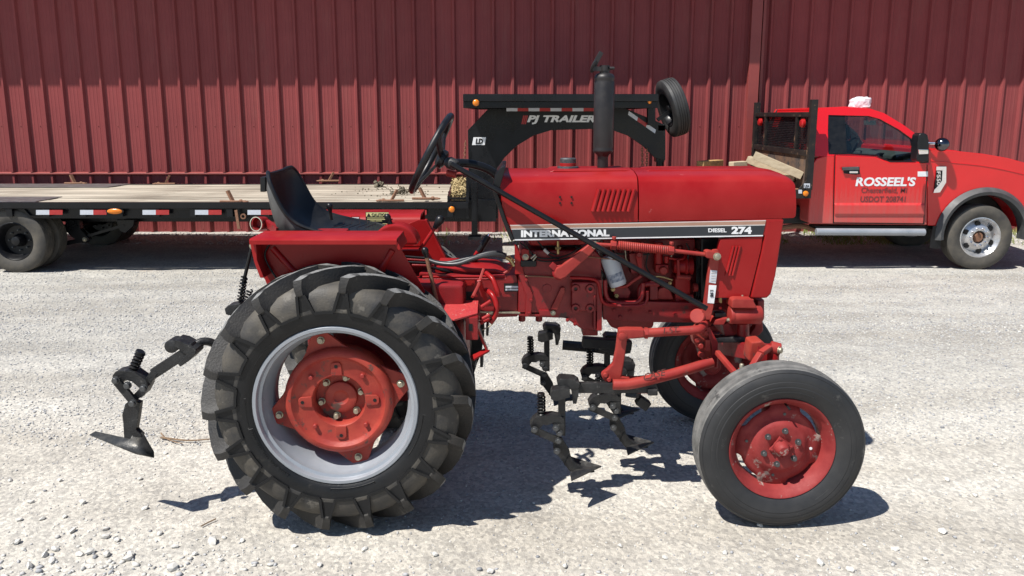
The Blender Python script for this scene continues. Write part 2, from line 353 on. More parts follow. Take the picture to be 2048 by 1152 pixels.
for i, (x, y, s) in enumerate(spots):
    lo = .5; hi = 8.
    for _ in range(40):
        mid = (lo+hi)/2; p = P(x, y, mid)
        if p.z > gz(p.x, p.y): lo = mid
        else: hi = mid
    p = P(x, y, lo); z = s*1.05/PX(p.y, 0); p.z = float(gz(p.x, p.y)+grel(p.x, p.y))-.006+z*.2
    o = link(bpy.data.objects.new('stone', vars_[i % 7]), p, ground); o.scale = (z*random.uniform(.8, 1.15), z*random.uniform(.8, 1), z*random.uniform(.8, 1)); o.rotation_euler = (random.uniform(-.3, .3), random.uniform(-.3, .3), random.uniform(0, 6.3))

# ------------------------------------------------------------------ red metal building
BARN = M('barn_red_steel', (.24,.053,.053), (.205,.046,.047), 1.6, .5, bump=.0, coat=.0, spec=.18, rvar=.06)
BARND = M('barn_trim_steel', (.25,.05,.043), (.22,.042,.038), 2.5, .45)
def wall_weather(m):
    n = m.node_tree.nodes; L = m.node_tree.links; b = n['Principled BSDF']; src = b.inputs['Base Color'].links[0].from_socket
    oi = n.new('ShaderNodeObjectInfo'); r1 = n.new('ShaderNodeMapRange'); L.new(oi.outputs['Random'], r1.inputs[0]); r1.inputs[3].default_value = .92; r1.inputs[4].default_value = 1.06
    mx = n.new('ShaderNodeMix'); mx.data_type = 'RGBA'; mx.blend_type = 'MULTIPLY'; mx.inputs[0].default_value = 1; L.new(src, mx.inputs[6]); L.new(r1.outputs[0], mx.inputs[7])
    ge = n.new('ShaderNodeNewGeometry'); mp = n.new('ShaderNodeMapping'); mp.inputs['Scale'].default_value = (3, 3, .7); L.new(ge.outputs['Position'], mp.inputs[0])
    no = n.new('ShaderNodeTexNoise'); no.inputs['Scale'].default_value = 1.5; no.inputs['Detail'].default_value = 7; no.inputs['Roughness'].default_value = .65; L.new(mp.outputs[0], no.inputs[0])
    rp = n.new('ShaderNodeValToRGB'); rp.color_ramp.elements[0].position = .52; rp.color_ramp.elements[1].position = .8; rp.color_ramp.elements[0].color = (0,0,0,1); rp.color_ramp.elements[1].color = (.35,.35,.35,1); L.new(no.outputs[0], rp.inputs[0])
    m2 = n.new('ShaderNodeMix'); m2.data_type = 'RGBA'; L.new(rp.outputs[0], m2.inputs[0]); L.new(mx.outputs[2], m2.inputs[6]); m2.inputs[7].default_value = (.24,.10,.085,1); L.new(m2.outputs[2], b.inputs['Base Color'])
    wv = n.new('ShaderNodeTexNoise'); wv.inputs['Scale'].default_value = 1.1; wv.inputs['Detail'].default_value = 2; L.new(ge.outputs['Position'], wv.inputs[0])
    bp = n.new('ShaderNodeBump'); bp.inputs['Strength'].default_value = .35; bp.inputs['Distance'].default_value = .03; L.new(wv.outputs[0], bp.inputs['Height']); L.new(bp.outputs[0], b.inputs['Normal'])
wall_weather(BARN)
YW = 12.3; PITCHW = 39.2/PX(YW, 2.3); X0W = P(46, 160, YW).x
bld = thing('metal_building', (0, YW, -.2), 'long red ribbed steel building behind the trailer and the truck', 'building')
def panel_mesh(name, z0, z1, npitch=3):
    prof = []                              # x, depth toward the camera
    for k in range(npitch):
        o = k*PITCHW
        prof += [(o-.042, 0), (o-.016, .042), (o+.016, .042), (o+.042, 0)]
        for j in (1, 2, 3):
            c = o+PITCHW*(.13+.185*j)
            prof += [(c-.013, 0), (c-.006, .0022), (c+.006, .0022), (c+.013, 0)]
    prof.append((npitch*PITCHW-.042, 0)); n = len(prof)
    v = [(x, -d, z) for z in (z0, z1) for x, d in prof]+[(x, .004, z) for z in (z0, z1) for x, d in prof]
    f = [(i, i+1, n+i+1, n+i) for i in range(n-1)]+[(2*n+i, 3*n+i, 3*n+i+1, 2*n+i+1) for i in range(n-1)]
    me = bpy.data.meshes.new(name); me.from_pydata(v, [], f); me.materials.append(BARN); return me
ZL = P(500, 348, YW).z; ZT = 4.35
up = panel_mesh('metal_panel', ZL+.03, ZT); lowp = panel_mesh('metal_panel', -.24, ZL-.02)
first = X0W-PITCHW*3*9
for i in range(34):
    x = first+i*PITCHW*3
    link(bpy.data.objects.new('metal_panel', up), (x, YW, 0), bld)
    link(bpy.data.objects.new('metal_panel', lowp), (x, YW+.012, 0), bld)
xl, xr = first-.05, first+34*3*PITCHW
MB().prism([(xl, YW-.045, ZL+.018), (xl, YW-.005, ZL+.034), (xl, YW+.03, ZL+.034), (xl, YW+.03, ZL-.005), (xl, YW-.045, ZL-.005)], (xr-xl, 0, 0)).obj('ledge_trim', BARND, bld, .003)
MB().prism([(xl, YW-.03, -.215), (xl, YW+.03, -.215), (xl, YW+.03, -.255), (xl, YW-.03, -.255)], (xr-xl, 0, 0)).obj('base_trim', BARND, bld, .003)
px_ = P(1507, 165, YW-.12).x
MB().box((px_-.085, YW-.125, -.24), (px_+.085, YW-.036, ZT-.05)).obj('corner_trim', BARND, bld, .006)
MB().box((px_+.115, YW-.07, -.24), (px_+.16, YW-.036, ZT-.05)).obj('trim_channel', BARND, bld, .004)
OVH = (ZT-P(500, 162, YW).z)*KY/1.0
MB().box((xl, YW-OVH, ZT+.0), (xr, YW+.02, ZT+.02)).obj('soffit', BARND, bld)
MB().prism([(xl, YW-OVH-.02, ZT-.03), (xl, YW-OVH, ZT-.03), (xl, YW+6, ZT+2.1), (xl, YW+6, ZT+2.2), (xl, YW-OVH-.02, ZT+.12)], (xr-xl, 0, 0)).obj('roof', BARND, bld)
MB().box((xl, YW+.3, -.24), (xr, YW+.4, ZT)).obj('inner_wall', BARND, bld)
sb = MB().lathe((0, -.002, 0), (0, -1, 0), [(0, .008), (.003, .008), (.004, .006), (.008, .005)], 8)
smesh = None
for i in range(70):
    x = first+(i+.5)*PITCHW+.04
    if abs(x) > 9.6 or i > 70: continue
    for z, dy in ((ZL+.075, 0), (P(500, 252, YW).z, 0), (-.15, .012)):
        if smesh is None:
            o0 = sb.obj('screw', BARND, bld, origin=(0,0,0)); smesh = o0; o0.location = Vector((x, YW, z))-WO[bld.name]; WO[o0.name] = Vector((x, YW, z))
        else: link(bpy.data.objects.new('screw', smesh.data), (x, YW+dy, z), bld)

# weeds along the wall
def weeds():
    vs = []; fs = []
    for k in range(9000):
        x = rng.uniform(3.6, 9.6) if rng.uniform() < .9 else rng.uniform(-2, 3.6); y = rng.uniform(11.15, 12.2)
        if math.sin(x*2.3)+math.sin(x*5.1+1)*.6+rng.normal(0, .4) < -.3: continue
        h = rng.uniform(.03, .12)*(1.2 if y > 11.95 else .8); a = rng.uniform(0, 6.28); z = float(gz(x, y))-.01; wd = rng.uniform(.004, .010)
        dx, dy = math.cos(a)*wd, math.sin(a)*wd; lx, ly = rng.normal(0, .035, 2); b = len(vs)
        vs += [(x-dx, y-dy, z), (x+dx, y+dy, z), (x+lx*.5+dx*.7, y+ly*.5+dy*.7, z+h*.65), (x+lx*.5-dx*.7, y+ly*.5-dy*.7, z+h*.65), (x+lx, y+ly, z+h)]
        fs += [(b, b+1, b+2, b+3), (b+3, b+2, b+4)]
    me = bpy.data.meshes.new('grass'); me.from_pydata(vs, [], fs)
    me.materials.append(M('grass_blades', (.15,.21,.04), (.26,.27,.09), 3, .7)); return me
props(link(bpy.data.objects.new('grass', weeds()), (0,0,0)), 'short green weeds along the foot of the red wall', 'grass', kind='stuff')

# ------------------------------------------------------------------ flatbed gooseneck trailer
def tyre_prof(Rr, rr, wd, grooves=4, gd=.010):
    h = wd/2; p = [(-h*.72, rr-.008), (-h*.86, rr+.012), (-h*1.0, (Rr+rr)/2-.01), (-h*.97, (Rr+rr)/2+.03), (-h*.86, Rr-.018), (-h*.78, Rr-.006)]
    n = grooves
    for k in range(n):
        c = -h*.72+h*1.44*(k+1)/(n+1); g = h*.045
        p += [(c-g*1.4, Rr), (c-g, Rr-gd), (c+g, Rr-gd), (c+g*1.4, Rr)]
    p += [(h*.78, Rr-.006), (h*.86, Rr-.018), (h*.97, (Rr+rr)/2+.03), (h, (Rr+rr)/2-.01), (h*.86, rr+.012), (h*.72, rr-.008)]
    return p
def dual_wheel(parent, c, Rr, rr, wd, rimmat, tyremat, ax=(0,1,0), dish=.06, deep=True, lugs=8):
    ax = Vector(ax).normalized(); c = Vector(c)
    f = -wd/2
    w_ = MB().lathe(c, ax, [(f*.8, rr+.008), (f*.86, rr+.012), (f*.9, rr+.004), (f*.7, rr-.014), (f*.3, rr-.03), (wd*.1, rr-.045), (wd*.12, rr*.8), (wd*.14, rr*.45), (wd*.16, .02), (wd*.24, .02), (wd*.24, rr*.8), (wd*.4, rr-.02), (wd*.4, rr+.008)], 40, closed=True).obj('wheel', rimmat, parent, ang=50)
    MB().lathe(c, ax, tyre_prof(Rr, rr, wd), 56, closed=True).obj('tyre', tyremat, w_, ang=30)
    h_ = MB().lathe(c+ax*(wd*.14), ax, [(0, rr*.36), (-.03, rr*.34), (-.06, rr*.25), (-.095, rr*.23), (-.10, rr*.19)], 24).obj('hub', BLK, w_)
    _, u, v2 = axes(ax)
    for k in range(lugs):
        a = 6.283*k/lugs; bolt('lug_nut', c+ax*(wd*.13)+(u*math.cos(a)+v2*math.sin(a))*rr*.55, DSTEEL, w_, .011, .03, -ax)
    return w_
YE = 9.2                                     # near edge of the trailer deck
WOOD = M('weathered_deck_wood', (.50,.46,.385), (.33,.295,.24), 2.2, .85, bump=.5, bsc=14, chip=(.20,.165,.13), chsc=2.2, chth=.56, stretch=(.5,9,9))
def plank_variation(m):
    n = m.node_tree.nodes; L = m.node_tree.links; b = n['Principled BSDF']; src = b.inputs['Base Color'].links[0].from_socket
    oi = n.new('ShaderNodeObjectInfo'); tc = n.new('ShaderNodeTexCoord'); mp = n.new('ShaderNodeMapping'); mp.inputs['Scale'].default_value = (.45, 3, 1)
    L.new(tc.outputs['Object'], mp.inputs[0]); no = n.new('ShaderNodeTexNoise'); no.noise_dimensions = '4D'; L.new(mp.outputs[0], no.inputs['Vector']); no.inputs['Scale'].default_value = 1.6; no.inputs['Detail'].default_value = 5
    k = n.new('ShaderNodeMath'); k.operation = 'MULTIPLY'; k.inputs[1].default_value = 40; L.new(oi.outputs['Random'], k.inputs[0]); L.new(k.outputs[0], no.inputs['W'])
    rp = n.new('ShaderNodeValToRGB'); rp.color_ramp.elements[0].position = .33; rp.color_ramp.elements[1].position = .62; rp.color_ramp.elements[0].color = (.42,.39,.36,1); rp.color_ramp.elements[1].color = (1.05,1.03,1,1); L.new(no.outputs[0], rp.inputs[0])
    mx = n.new('ShaderNodeMix'); mx.data_type = 'RGBA'; mx.blend_type = 'MULTIPLY'; mx.inputs[0].default_value = 1; L.new(src, mx.inputs[6]); L.new(rp.outputs[0], mx.inputs[7]); L.new(mx.outputs[2], b.inputs['Base Color'])
plank_variation(WOOD)
TBLK = M('trailer_black_steel', (.005,.0055,.007), (.009,.0095,.011), 3, .3, bump=.05, bsc=30, chip=(.06,.05,.042), chsc=9, chth=.69, spec=.3)
ZD = P(450, 405, YE).z
tr = thing('flatbed_trailer', (-3, 10.5, -.25), 'long black gooseneck flatbed trailer with wooden deck parked along the red wall', 'trailer')
XR = P(893, 405, YE).x; XL = -9.6
YF_ = 11.74
n_pl = 11; wpl = (YF_-YE-.16)/n_pl
pl0 = None
for k in range(n_pl):
    y0 = YE+.08+k*wpl
    deck_mat_ = WOOD
    MB().box((XL, y0+.002, ZD-.045), (XR-.02*random.random(), y0+wpl-.002, ZD-.004+random.uniform(-.004, .004))).obj('deck_plank', WOOD, tr, .004)
TREAD = M('steel_treadplate', (.12,.12,.125), (.19,.185,.18), 8, .45, metal=.5, bump=.8, bsc=70, dist=.004)
for ya, yb, xa, xb in ((YE+.03, YE+.62, P(70, 400, YE+.03).x, P(124, 386, YE+.62).x), (11.15, 11.70, P(215, 377, 11.15).x, P(262, 369, 11.7).x)):
    MB().prism([(XL, ya, ZD), (xa, ya, ZD), (xb, yb, ZD), (XL, yb, ZD)], (0, 0, .008)).obj('tread_plate', TREAD, tr, .002)
def side_rail(Y, s):
    b = MB(); z1 = P(450, 417, YE).z; z2 = P(450, 438, YE).z
    b.box((XL, Y-.02 if s < 0 else Y-.03, z1), (P(937, 405, YE).x, Y+.03 if s < 0 else Y+.02, ZD+.004))
    o = b.obj('side_rail', TBLK, tr, .006)
    MB().box((XL, Y+.05*(-s), z2), (P(937, 405, YE).x, Y+.09*(-s), z1-.001)).obj('frame_channel', TBLK, tr, .004)
    return o
side_rail(YE, -1); side_rail(YF_, 1)
z2 = P(450, 438, YE).z
for Y in (10.0, 10.95):
    MB().box((XL, Y-.06, z2-.14), (P(990, 437, YE).x, Y+.06, ZD-.05)).obj('main_beam', TBLK, tr, .006)
for k in range(17):
    x = XL+.3+k*.53
    if x < XR: MB().box((x, YE+.1, ZD-.13), (x+.05, YF_-.1, ZD-.047)).obj('cross_member', TBLK, tr)
for k in range(20):                                             # stake pockets under the rail
    x = P(262, 420, YE).x-3.4+k*.46
    if P(900, 420, YE).x > x > XL: MB().box((x, YE-.012, z2+.03), (x+.075, YE+.05, P(450, 417.5, YE).z)).obj('stake_pocket', TBLK, tr, .003)
for x in (72, 160, 285, 390, 495, 600, 700, 800):
    pbox('reflective_strip', x, 420, x+26.5, 429.5, YE-.016, .003, WTAPE, tr, 0); pbox('reflective_strip', x+26.5, 420, x+53, 429.5, YE-.016, .003, RTAPE, tr, 0)
def lens(x, y, Y, rx, ry, mat=AMBER, nm='marker_light'):
    p = P(x, y, Y); k = PX(Y, p.z); b = MB()
    b.lathe(p, (0,-1,0), [(0, 1), (.012, 1), (.022, .8), (.027, .4), (.028, .05)], 24)
    b.v = [(p.x+(v[0]-p.x)*rx/k, v[1], p.z+(v[2]-p.z)*ry/k) for v in b.v]
    o = b.obj(nm, mat, tr); 
    q = MB().lathe(p+Vector((0,.002,0)), (0,-1,0), [(0, 1.2), (.010, 1.2), (.012, 1.02), (.008, 1.0)], 24)
    q.v = [(p.x+(v[0]-p.x)*rx/k, v[1], p.z+(v[2]-p.z)*ry/k) for v in q.v]; q.obj('bezel', BLK, o)
lens(230, 422.5, YE-.016, 15, 5.5); lens(903.5, 418.5, YE-.05, 6, 6)
plate('gusset', [(0,418),(48,418),(60,431),(72,431),(72,418.2),(125,418.2),(125,419),(72,433),(56,434),(44,419)], YE+.02, .03, TBLK, tr)
MB().bar(P(472,420,YE-.03), P(478,458,YE-.05), .035, .02).obj('winch_bar', RUST, tr, .003)
MB().lathe(P(486,433,YE-.03), (0,1,0), [(0,.035),(.02,.035),(.02,.02),(0,.02)], 16, closed=True).obj('tie_ring', RUST, tr)
# running gear
cw = P(28, 483, 9.24); RT = cw.z-float(gz(0, 9.3))
dual_wheel(tr, (cw.x, 9.33, cw.z), RT, .235, .22, BLK, RUBT); dual_wheel(tr, (cw.x, 9.62, cw.z), RT, .235, .22, BLK, RUBT)
dual_wheel(tr, (cw.x, 11.25, cw.z), RT, .235, .22, BLK, RUBT); dual_wheel(tr, (cw.x, 11.55, cw.z), RT, .235, .22, BLK, RUBT)
MB().cyl((cw.x, 9.4, cw.z), (cw.x, 11.5, cw.z), .06).obj('axle', TBLK, tr)
plate('spring_hanger', [(130,440),(158,440),(160,458),(178,478),(172,486),(164,486),(143,474),(132,462)], 9.75, .08, TBLK, tr)
bolt('bolt', P(169, 479, 9.75), STEEL, tr, .022, .02)
MB().bar(P(170,479,9.8), P(100,492,9.8), .06, .06).bar(P(175,472,9.8), P(250,450,9.8), .05, .035).obj('leaf_spring', TBLK, tr)
plate('rear_hanger', [(232,440),(268,440),(266,452),(250,466),(240,462)], 9.78, .07, TBLK, tr)
# gooseneck
neck = [(935.5,260.5),(977,217),(1248,215.4),(1331,250),(1331,321),(1310,316),(1286,292),(1255,271),(1227,261),(1182,258),(1102,260.5),(1067.5,271),(1033,292),(1008.5,316),(994.6,337),(996,437),(939,437)]
for Y in (10.0, 10.9): plate('neck_plate', neck, Y, .05, TBLK, tr, .006)
MB().prism([P(935.5,260.5,10.0)+Vector((0,.05,0)), P(977,217,10.0)+Vector((0,.05,0)), P(980,219,10.0)+Vector((.02,.05,0)), P(939,263,10.0)+Vector((.02,.05,0))], (0, .85, 0)).obj('neck_web', TBLK, tr)
b = MB(); zt, zb = P(1000, 188, YE+.02).z, P(1000, 203, YE+.02).z; zc = P(1000, 216, YE+.02).z; xa, xb = P(926, 200, YE).x, P(1317, 200, YE).x
b.box((xa, YE, zb), (xb, YE+.06, zt)).obj('upper_deck_rail', TBLK, tr, .006)
MB().box((xa, YE+.03, zc), (xb, YE+.09, zb-.001)).obj('upper_channel', TBLK, tr, .004)
MB().box((xa, YF_-.06, zc), (xb, YF_, zt)).obj('upper_deck_rail', TBLK, tr, .006)
MB().box((xa+.01, YE+.06, zt-.05), (xb-.01, YF_-.06, zt-.012)).obj('upper_deck', TBLK, tr)
for x in (xa, xb-.05): MB().box((x, YE+.09, zc), (x+.05, YF_-.06, zt-.051)).obj('end_channel', TBLK, tr, .004)
lens(952, 205.5, YE, 6.5, 6.5); lens(1299, 202, YE+.03, 4, 6)
for k in range(8): pbox('reflective_strip', 1013+22*k, 215.5, 1035+22*k, 222.5, 9.995, .004, (WTAPE, RTAPE)[k % 2], tr, 0)
for k in range(3):
    a = (1258+18*k, 222+12.5*k); plate('reflective_strip', [a, (a[0]+18, a[1]+12.5), (a[0]+16, a[1]+20), (a[0]-2, a[1]+7.5)], 9.995, .004, (WTAPE, RTAPE, WTAPE)[k], tr, 0)
text('lettering', 'PJ TRAILERS', 1054, 230.5, 1206, 248.5, 9.996, WHITE, tr, .25, .045, .003)
for k in range(3): plate('logo_bar', [(1046.5+3.4*k,231),(1049+3.4*k,231),(1045+3.4*k,248.5),(1042.6+3.4*k,248.5)], 9.996, .003, RTAPE, tr, 0)
plate('sticker', [(947,274.5),(972,274.5),(969.5,290),(944,290)], 9.996, .003, WHITE, tr, 0)
text('lettering', 'LD', 951, 277, 966, 288, 9.992, BLK, tr, .15, .05, .002)
# jack, tray, coupler, chains, spare
MB().pbox(943, 365, 955, 470, 9.35, .09).obj('jack_leg', TBLK, tr, .004)
MB().pbox(945.5, 470, 952.5, 474, 9.37, .05).plate([(936,474),(962,474),(962,480),(936,480)], 9.3, .2).obj('jack_foot', TBLK, tr, .003)
MB().pbox(932, 350, 938, 437, 9.22, .05).obj('corner_post', TBLK, tr, .004)
MB().pbox(896, 395, 932, 399, 9.3, .04).pbox(896, 383, 930, 387, 9.9, .04).bar(P(897,397,9.3), P(908,360,11.4), .03, .06).obj('chain_tray', TBLK, tr, .003)
MB().box((P(897,397,9.3).x, 9.3, ZD+.001), (P(931,397,9.3).x, 11.4, ZD+.012)).obj('tray_floor', TBLK, tr)
MB().cyl(P(1320,312,10.45), P(1320,345,10.45), .055).obj('coupler_tube', TBLK, tr)
MB().pbox(1312,316,1329,324,10.40,.16).obj('coupler_head', TBLK, tr, .004)
MB().box((P(1316,250,10).x, 10.0, P(1320,262,10).z), (P(1331,250,10).x, 10.95, P(1320,250,10).z)).obj('neck_crossbar', TBLK, tr, .005)
MB().bar(P(1302,216,9.95), P(1302,250,9.95), .10, .09).obj('upright', TBLK, tr, .004)
def chain(name, p, q, n, mat, parent):
    b = MB(); p, q = Vector(p), Vector(q)
    for i in range(n):
        c = p+(q-p)*((i+.5)/n); h = (q-p).length/n*.72; a = Vector((1,0,0)) if i % 2 else Vector((0,1,0)); u = (q-p).normalized()
        b.tube([c+(u*math.cos(t)*h+a*math.sin(t)*h*.6) for t in [6.283*k/8 for k in range(9)]], h*.22, 5, 0)
    return b.obj(name, mat, parent)
chain('safety_chain', P(1284,292,9.98), P(1285,338,9.98), 9, RUST, tr); chain('safety_chain', P(1294,297,9.98), P(1293,338,9.98), 8, RUST, tr)
chain('safety_chain', P(931,282,9.95), P(929,318,9.95), 8, RUST, tr)
sp = P(1345, 215, 10.1); sw = dual_wheel(tr, sp, .392, .225, .215, BLK, RUBB, ax=Vector((.95,.10,.295)))
MB().bar(P(1315,240,10.1), P(1340,222,10.1), .05, .05).obj('spare_bracket', TBLK, tr)
# rust-brown binders left on the deck edge, clods and chips
def binder(x, y, Y, flip, label):
    p = P(x, y, Y); s = -1 if flip else 1
    b = MB().tube([p+Vector((-.16*s,0,.02)), p+Vector((-.02*s,-.02,.02)), p+Vector((.16*s,0,.02))], .016, 7, 3)
    b.bar(p+Vector((0,0,.02)), p+Vector((.07*s,.03,.15)), .045, .03).sphere(p+Vector((-.1*s,0,.02)), .028, 8)
    b.tube([p+Vector((-.16*s+.03*math.cos(t),.03*math.sin(t),.018)) for t in [6.283*k/8 for k in range(9)]], .009, 5, 0)
    props(b.obj('load_binder', RUST, None), label, 'load binder', 'rusty binders and hooks on the trailer rails')
binder(466, 406, YE+.05, True, 'rusty load binder standing on the rail nearest the tractor seat back')
binder(783, 404, YE+.12, False, 'rusty load binder beside the dark dirt clod on the deck')
binder(850, 400, YE+.12, True, 'rusty load binder at the deck end beside the wood chip tray')
binder(150, 369, YF_-.05, True, 'small rusty hook on the far rail above the black tread plate')
binder(330, 370, YF_-.05, False, 'small rusty hook on the far rail over the bare planks')
binder(658, 364, YF_-.05, False, 'small rusty hook on the far rail right of the tractor seat')
DIRT = M('dry_dirt', (.10,.085,.06), (.19,.16,.115), 30, .95, bump=.8, bsc=60)
def clod(x, y, Y, sx, sz, label):
    p = P(x, y, Y); bm_ = MB(); 
    for k in range(16):
        q = p+Vector((random.gauss(0, sx*.35), random.gauss(0, .06), abs(random.gauss(0, sz*.35))+.02)); bm_.sphere(q, random.uniform(.02, .05)*sz*9, 5)
    bm_.v = [(a+random.gauss(0, .006), b_+random.gauss(0, .006), c+random.gauss(0, .006)) for a, b_, c in bm_.v]
    o = bm_.obj('dirt_clod', DIRT, None, smooth=False); props(o, label, 'dirt')
clod(755, 375, 11.3, .10, .085, 'clump of dry dirt and straw on the far planks of the trailer deck')
clod(806, 388, 10.3, .14, .075, 'wide dark dirt clod on the middle of the trailer deck')
chips_v = []; chips_f = []
for k in range(900):
    c = P(random.uniform(905, 931), 390, random.uniform(9.5, 11.3)); u = random.random(); c.z = ZD+.012+.17*random.random()*(1-abs(u-.5)); b_ = len(chips_v)
    a = Vector((random.gauss(0,1), random.gauss(0,1), random.gauss(0,.6))).normalized()*random.uniform(.012, .05); d = a.cross(Vector((random.gauss(0,1),random.gauss(0,1),1))).normalized()*.008
    chips_v += [c-a-d, c+a-d, c+a+d, c-a+d, c+Vector((0,0,.006))]; chips_f += [(b_, b_+1, b_+4), (b_+1, b_+2, b_+4), (b_+2, b_+3, b_+4), (b_+3, b_, b_+4), (b_, b_+3, b_+2, b_+1)]
me = bpy.data.meshes.new('wood_chips'); me.from_pydata([tuple(v) for v in chips_v], [], chips_f); me.materials.append(M('chips', (.42,.33,.16), (.28,.2,.1), 30, .9))
props(link(bpy.data.objects.new('wood_chips', me), (0,0,0)), 'heap of tan wood chips in the trailer tray', 'wood chips', kind='stuff')
# loose crumbs of dirt on the deck
cr = MB()
for k in range(110):
    p = P(random.gauss(790, 50), 390, random.gauss(10.6, .5)); p.z = ZD+.004; cr.sphere(p, random.uniform(.004, .013), 4)
props(cr.obj('dirt_crumbs', DIRT, None, smooth=False), 'crumbs of dirt scattered over the deck planks', 'dirt', kind='stuff')

# ------------------------------------------------------------------ red flatbed truck
def dusty_paint(name, c, dust):                       # road dust thrown up the lower doors, in streaks
    m = M(name, c, c, 4, .25, coat=.3); n = m.node_tree.nodes; L = m.node_tree.links; b = n['Principled BSDF']
    ge = n.new('ShaderNodeNewGeometry'); sp_ = n.new('ShaderNodeSeparateXYZ'); L.new(ge.outputs['Position'], sp_.inputs[0])
    mp = n.new('ShaderNodeMapping'); mp.inputs['Scale'].default_value = (34, 34, 1.6); L.new(ge.outputs['Position'], mp.inputs[0])
    no = n.new('ShaderNodeTexNoise'); no.inputs['Scale'].default_value = 1; no.inputs['Detail'].default_value = 5; L.new(mp.outputs[0], no.inputs[0])
    ma = n.new('ShaderNodeMath'); ma.operation = 'MULTIPLY_ADD'; L.new(no.outputs[0], ma.inputs[0]); ma.inputs[1].default_value = .55; L.new(sp_.outputs[2], ma.inputs[2])
    mr = n.new('ShaderNodeMapRange'); L.new(ma.outputs[0], mr.inputs[0]); mr.inputs[1].default_value = 1.12; mr.inputs[2].default_value = .5; mr.inputs[3].default_value = 0; mr.inputs[4].default_value = .75
    mx = n.new('ShaderNodeMix'); mx.data_type = 'RGBA'; L.new(mr.outputs[0], mx.inputs[0]); mx.inputs[6].default_value = (*c, 1); mx.inputs[7].default_value = (*dust, 1); L.new(mx.outputs[2], b.inputs['Base Color'])
    m2 = n.new('ShaderNodeMapRange'); L.new(mr.outputs[0], m2.inputs[0]); m2.inputs[3].default_value = .2; m2.inputs[4].default_value = .75; L.new(m2.outputs[0], b.inputs['Roughness'])
    m3 = n.new('ShaderNodeMapRange'); L.new(mr.outputs[0], m3.inputs[0]); m3.inputs[3].default_value = .3; m3.inputs[4].default_value = 0; L.new(m3.outputs[0], b.inputs['Coat Weight'])
    return m
TRED = M('truck_red', (.60,.008,.012), (.56,.008,.012), 3, .22, coat=.35, rvar=.05)
TREDD = M('dusty_truck_red', (.52,.02,.02), (.42,.07,.06), 26, .45, coat=.15, stretch=(6,6,.5))
TRED2 = dusty_paint('dusty_truck_red', (.58,.008,.012), (.36,.13,.11))
MAROON = M('faded_maroon_letters', (.12,.022,.025), (.17,.035,.035), 30, .6)
TGREY = M('grey_flare_plastic', (.045,.047,.05), (.075,.075,.075), 9, .6)
GLASS = bpy.data.materials.new('tinted_glass'); GLASS.use_nodes = True
_n = GLASS.node_tree.nodes; _L = GLASS.node_tree.links; _n.remove(_n['Principled BSDF'])
_t = _n.new('ShaderNodeBsdfTransparent'); _t.inputs[0].default_value = (.74,.82,.80,1); _g = _n.new('ShaderNodeBsdfGlossy'); _g.inputs['Roughness'].default_value = .02
_f = _n.new('ShaderNodeFresnel'); _f.inputs[0].default_value = 1.5; _m = _n.new('ShaderNodeMixShader')
_L.new(_f.outputs[0], _m.inputs[0]); _L.new(_t.outputs[0], _m.inputs[1]); _L.new(_g.outputs[0], _m.inputs[2]); _L.new(_m.outputs[0], _n['Material Output'].inputs[0])
YT = 9.45; YTF = YT+1.95; YTC = (YT+YTF)/2
tk = thing('flatbed_truck', (5.2, YTC, -.24), 'red flatbed work truck with grey fender flares and a black headache rack', 'truck')
def mirY(mb): mb.v = [(x, 2*YTC-y, z) for x, y, z in mb.v]; return mb
arch = []
ac = P(1963, 470, YT); 
def circ(r, a0, a1, n, c=ac): return [(c.x+r*math.cos(R(a0+(a1-a0)*k/n)), c.z+r*math.sin(R(a0+(a1-a0)*k/n))) for k in range(n+1)]
def XZ(px, Y=YT): return [(P(x, y, Y).x, P(x, y, Y).z) for x, y in px]
def prismXZ(pts, y0, y1): return MB().prism([(x, y0, z) for x, z in pts], (0, y1-y0, 0))
RA = .535
zbot = P(1850, 451, YT).z
xfr = ac.x+.98                                            # front of the truck, beyond the frame
hood = XZ([(1858,300),(1872,297),(1897,300.5),(1966,307.5),(2015,316),(2048,325)])
x48, z48 = hood[-1]
# fender and hood: side panel with a wheel arch, wrapped over the top
top = hood+[(x48+.25, z48-.06), (xfr-.08, z48-.16), (xfr, z48-.30)]
fl = [(P(1855,324,YT).x, P(1855,324,YT).z)]+top+[(xfr, zbot+.1), (xfr-.05, zbot-.02), (ac.x+RA, zbot-.02)]+circ(RA, 0, 180, 20)[1:-1]+[(ac.x-RA, zbot), (P(1856,451,YT).x, zbot)]
def crowned(pts, y0, y1, mat, name, bev, crown=.0):
    o = prismXZ(pts, y0, y1).obj(name, mat, tk, bev, segs=3); return o
crowned(fl, YT, YT+.34, TRED, 'fender', .016); crowned(fl, YTF-.34, YTF, TRED, 'fender', .016)
MB().tube([(x, YT-.001, z) for x, z in XZ([(1862,322),(1900,325),(1960,331),(2010,340),(2060,352)])], .006, 6, 4).obj('fender_crease', TRED, tk)
hb = [(x, z-.004) for x, z in top]; MB().prism([(x, YT+.345, z) for x, z in hb]+[(x, YT+.345, z-.09) for x, z in hb[::-1]], (0, YTF-YT-.69, 0)).obj('hood', TRED, tk, .004)
MB().prism([(x, YT+.6, z+.018) for x, z in hb[1:-1]]+[(x, YT+.6, z-.01) for x, z in hb[1:-1][::-1]], (0, .75, 0)).obj('hood_bulge', TRED, tk, .015)
prismXZ([(ac.x-RA-.1, zbot), (ac.x+RA+.3, zbot), (ac.x+RA+.3, z48-.25), (ac.x-RA-.1, z48-.1)], YT+.36, YT+.42).obj('wheel_liner', BLK, tk)
MB().box((xfr-.02, YT+.02, zbot+.05), (xfr+.1, YTF-.02, zbot+.28)).obj('front_bumper', CHROME, tk, .02)
MB().box((xfr+.001, YT+.3, zbot+.3), (xfr+.03, YTF-.3, z48-.34)).obj('grille', BLK, tk, .01)
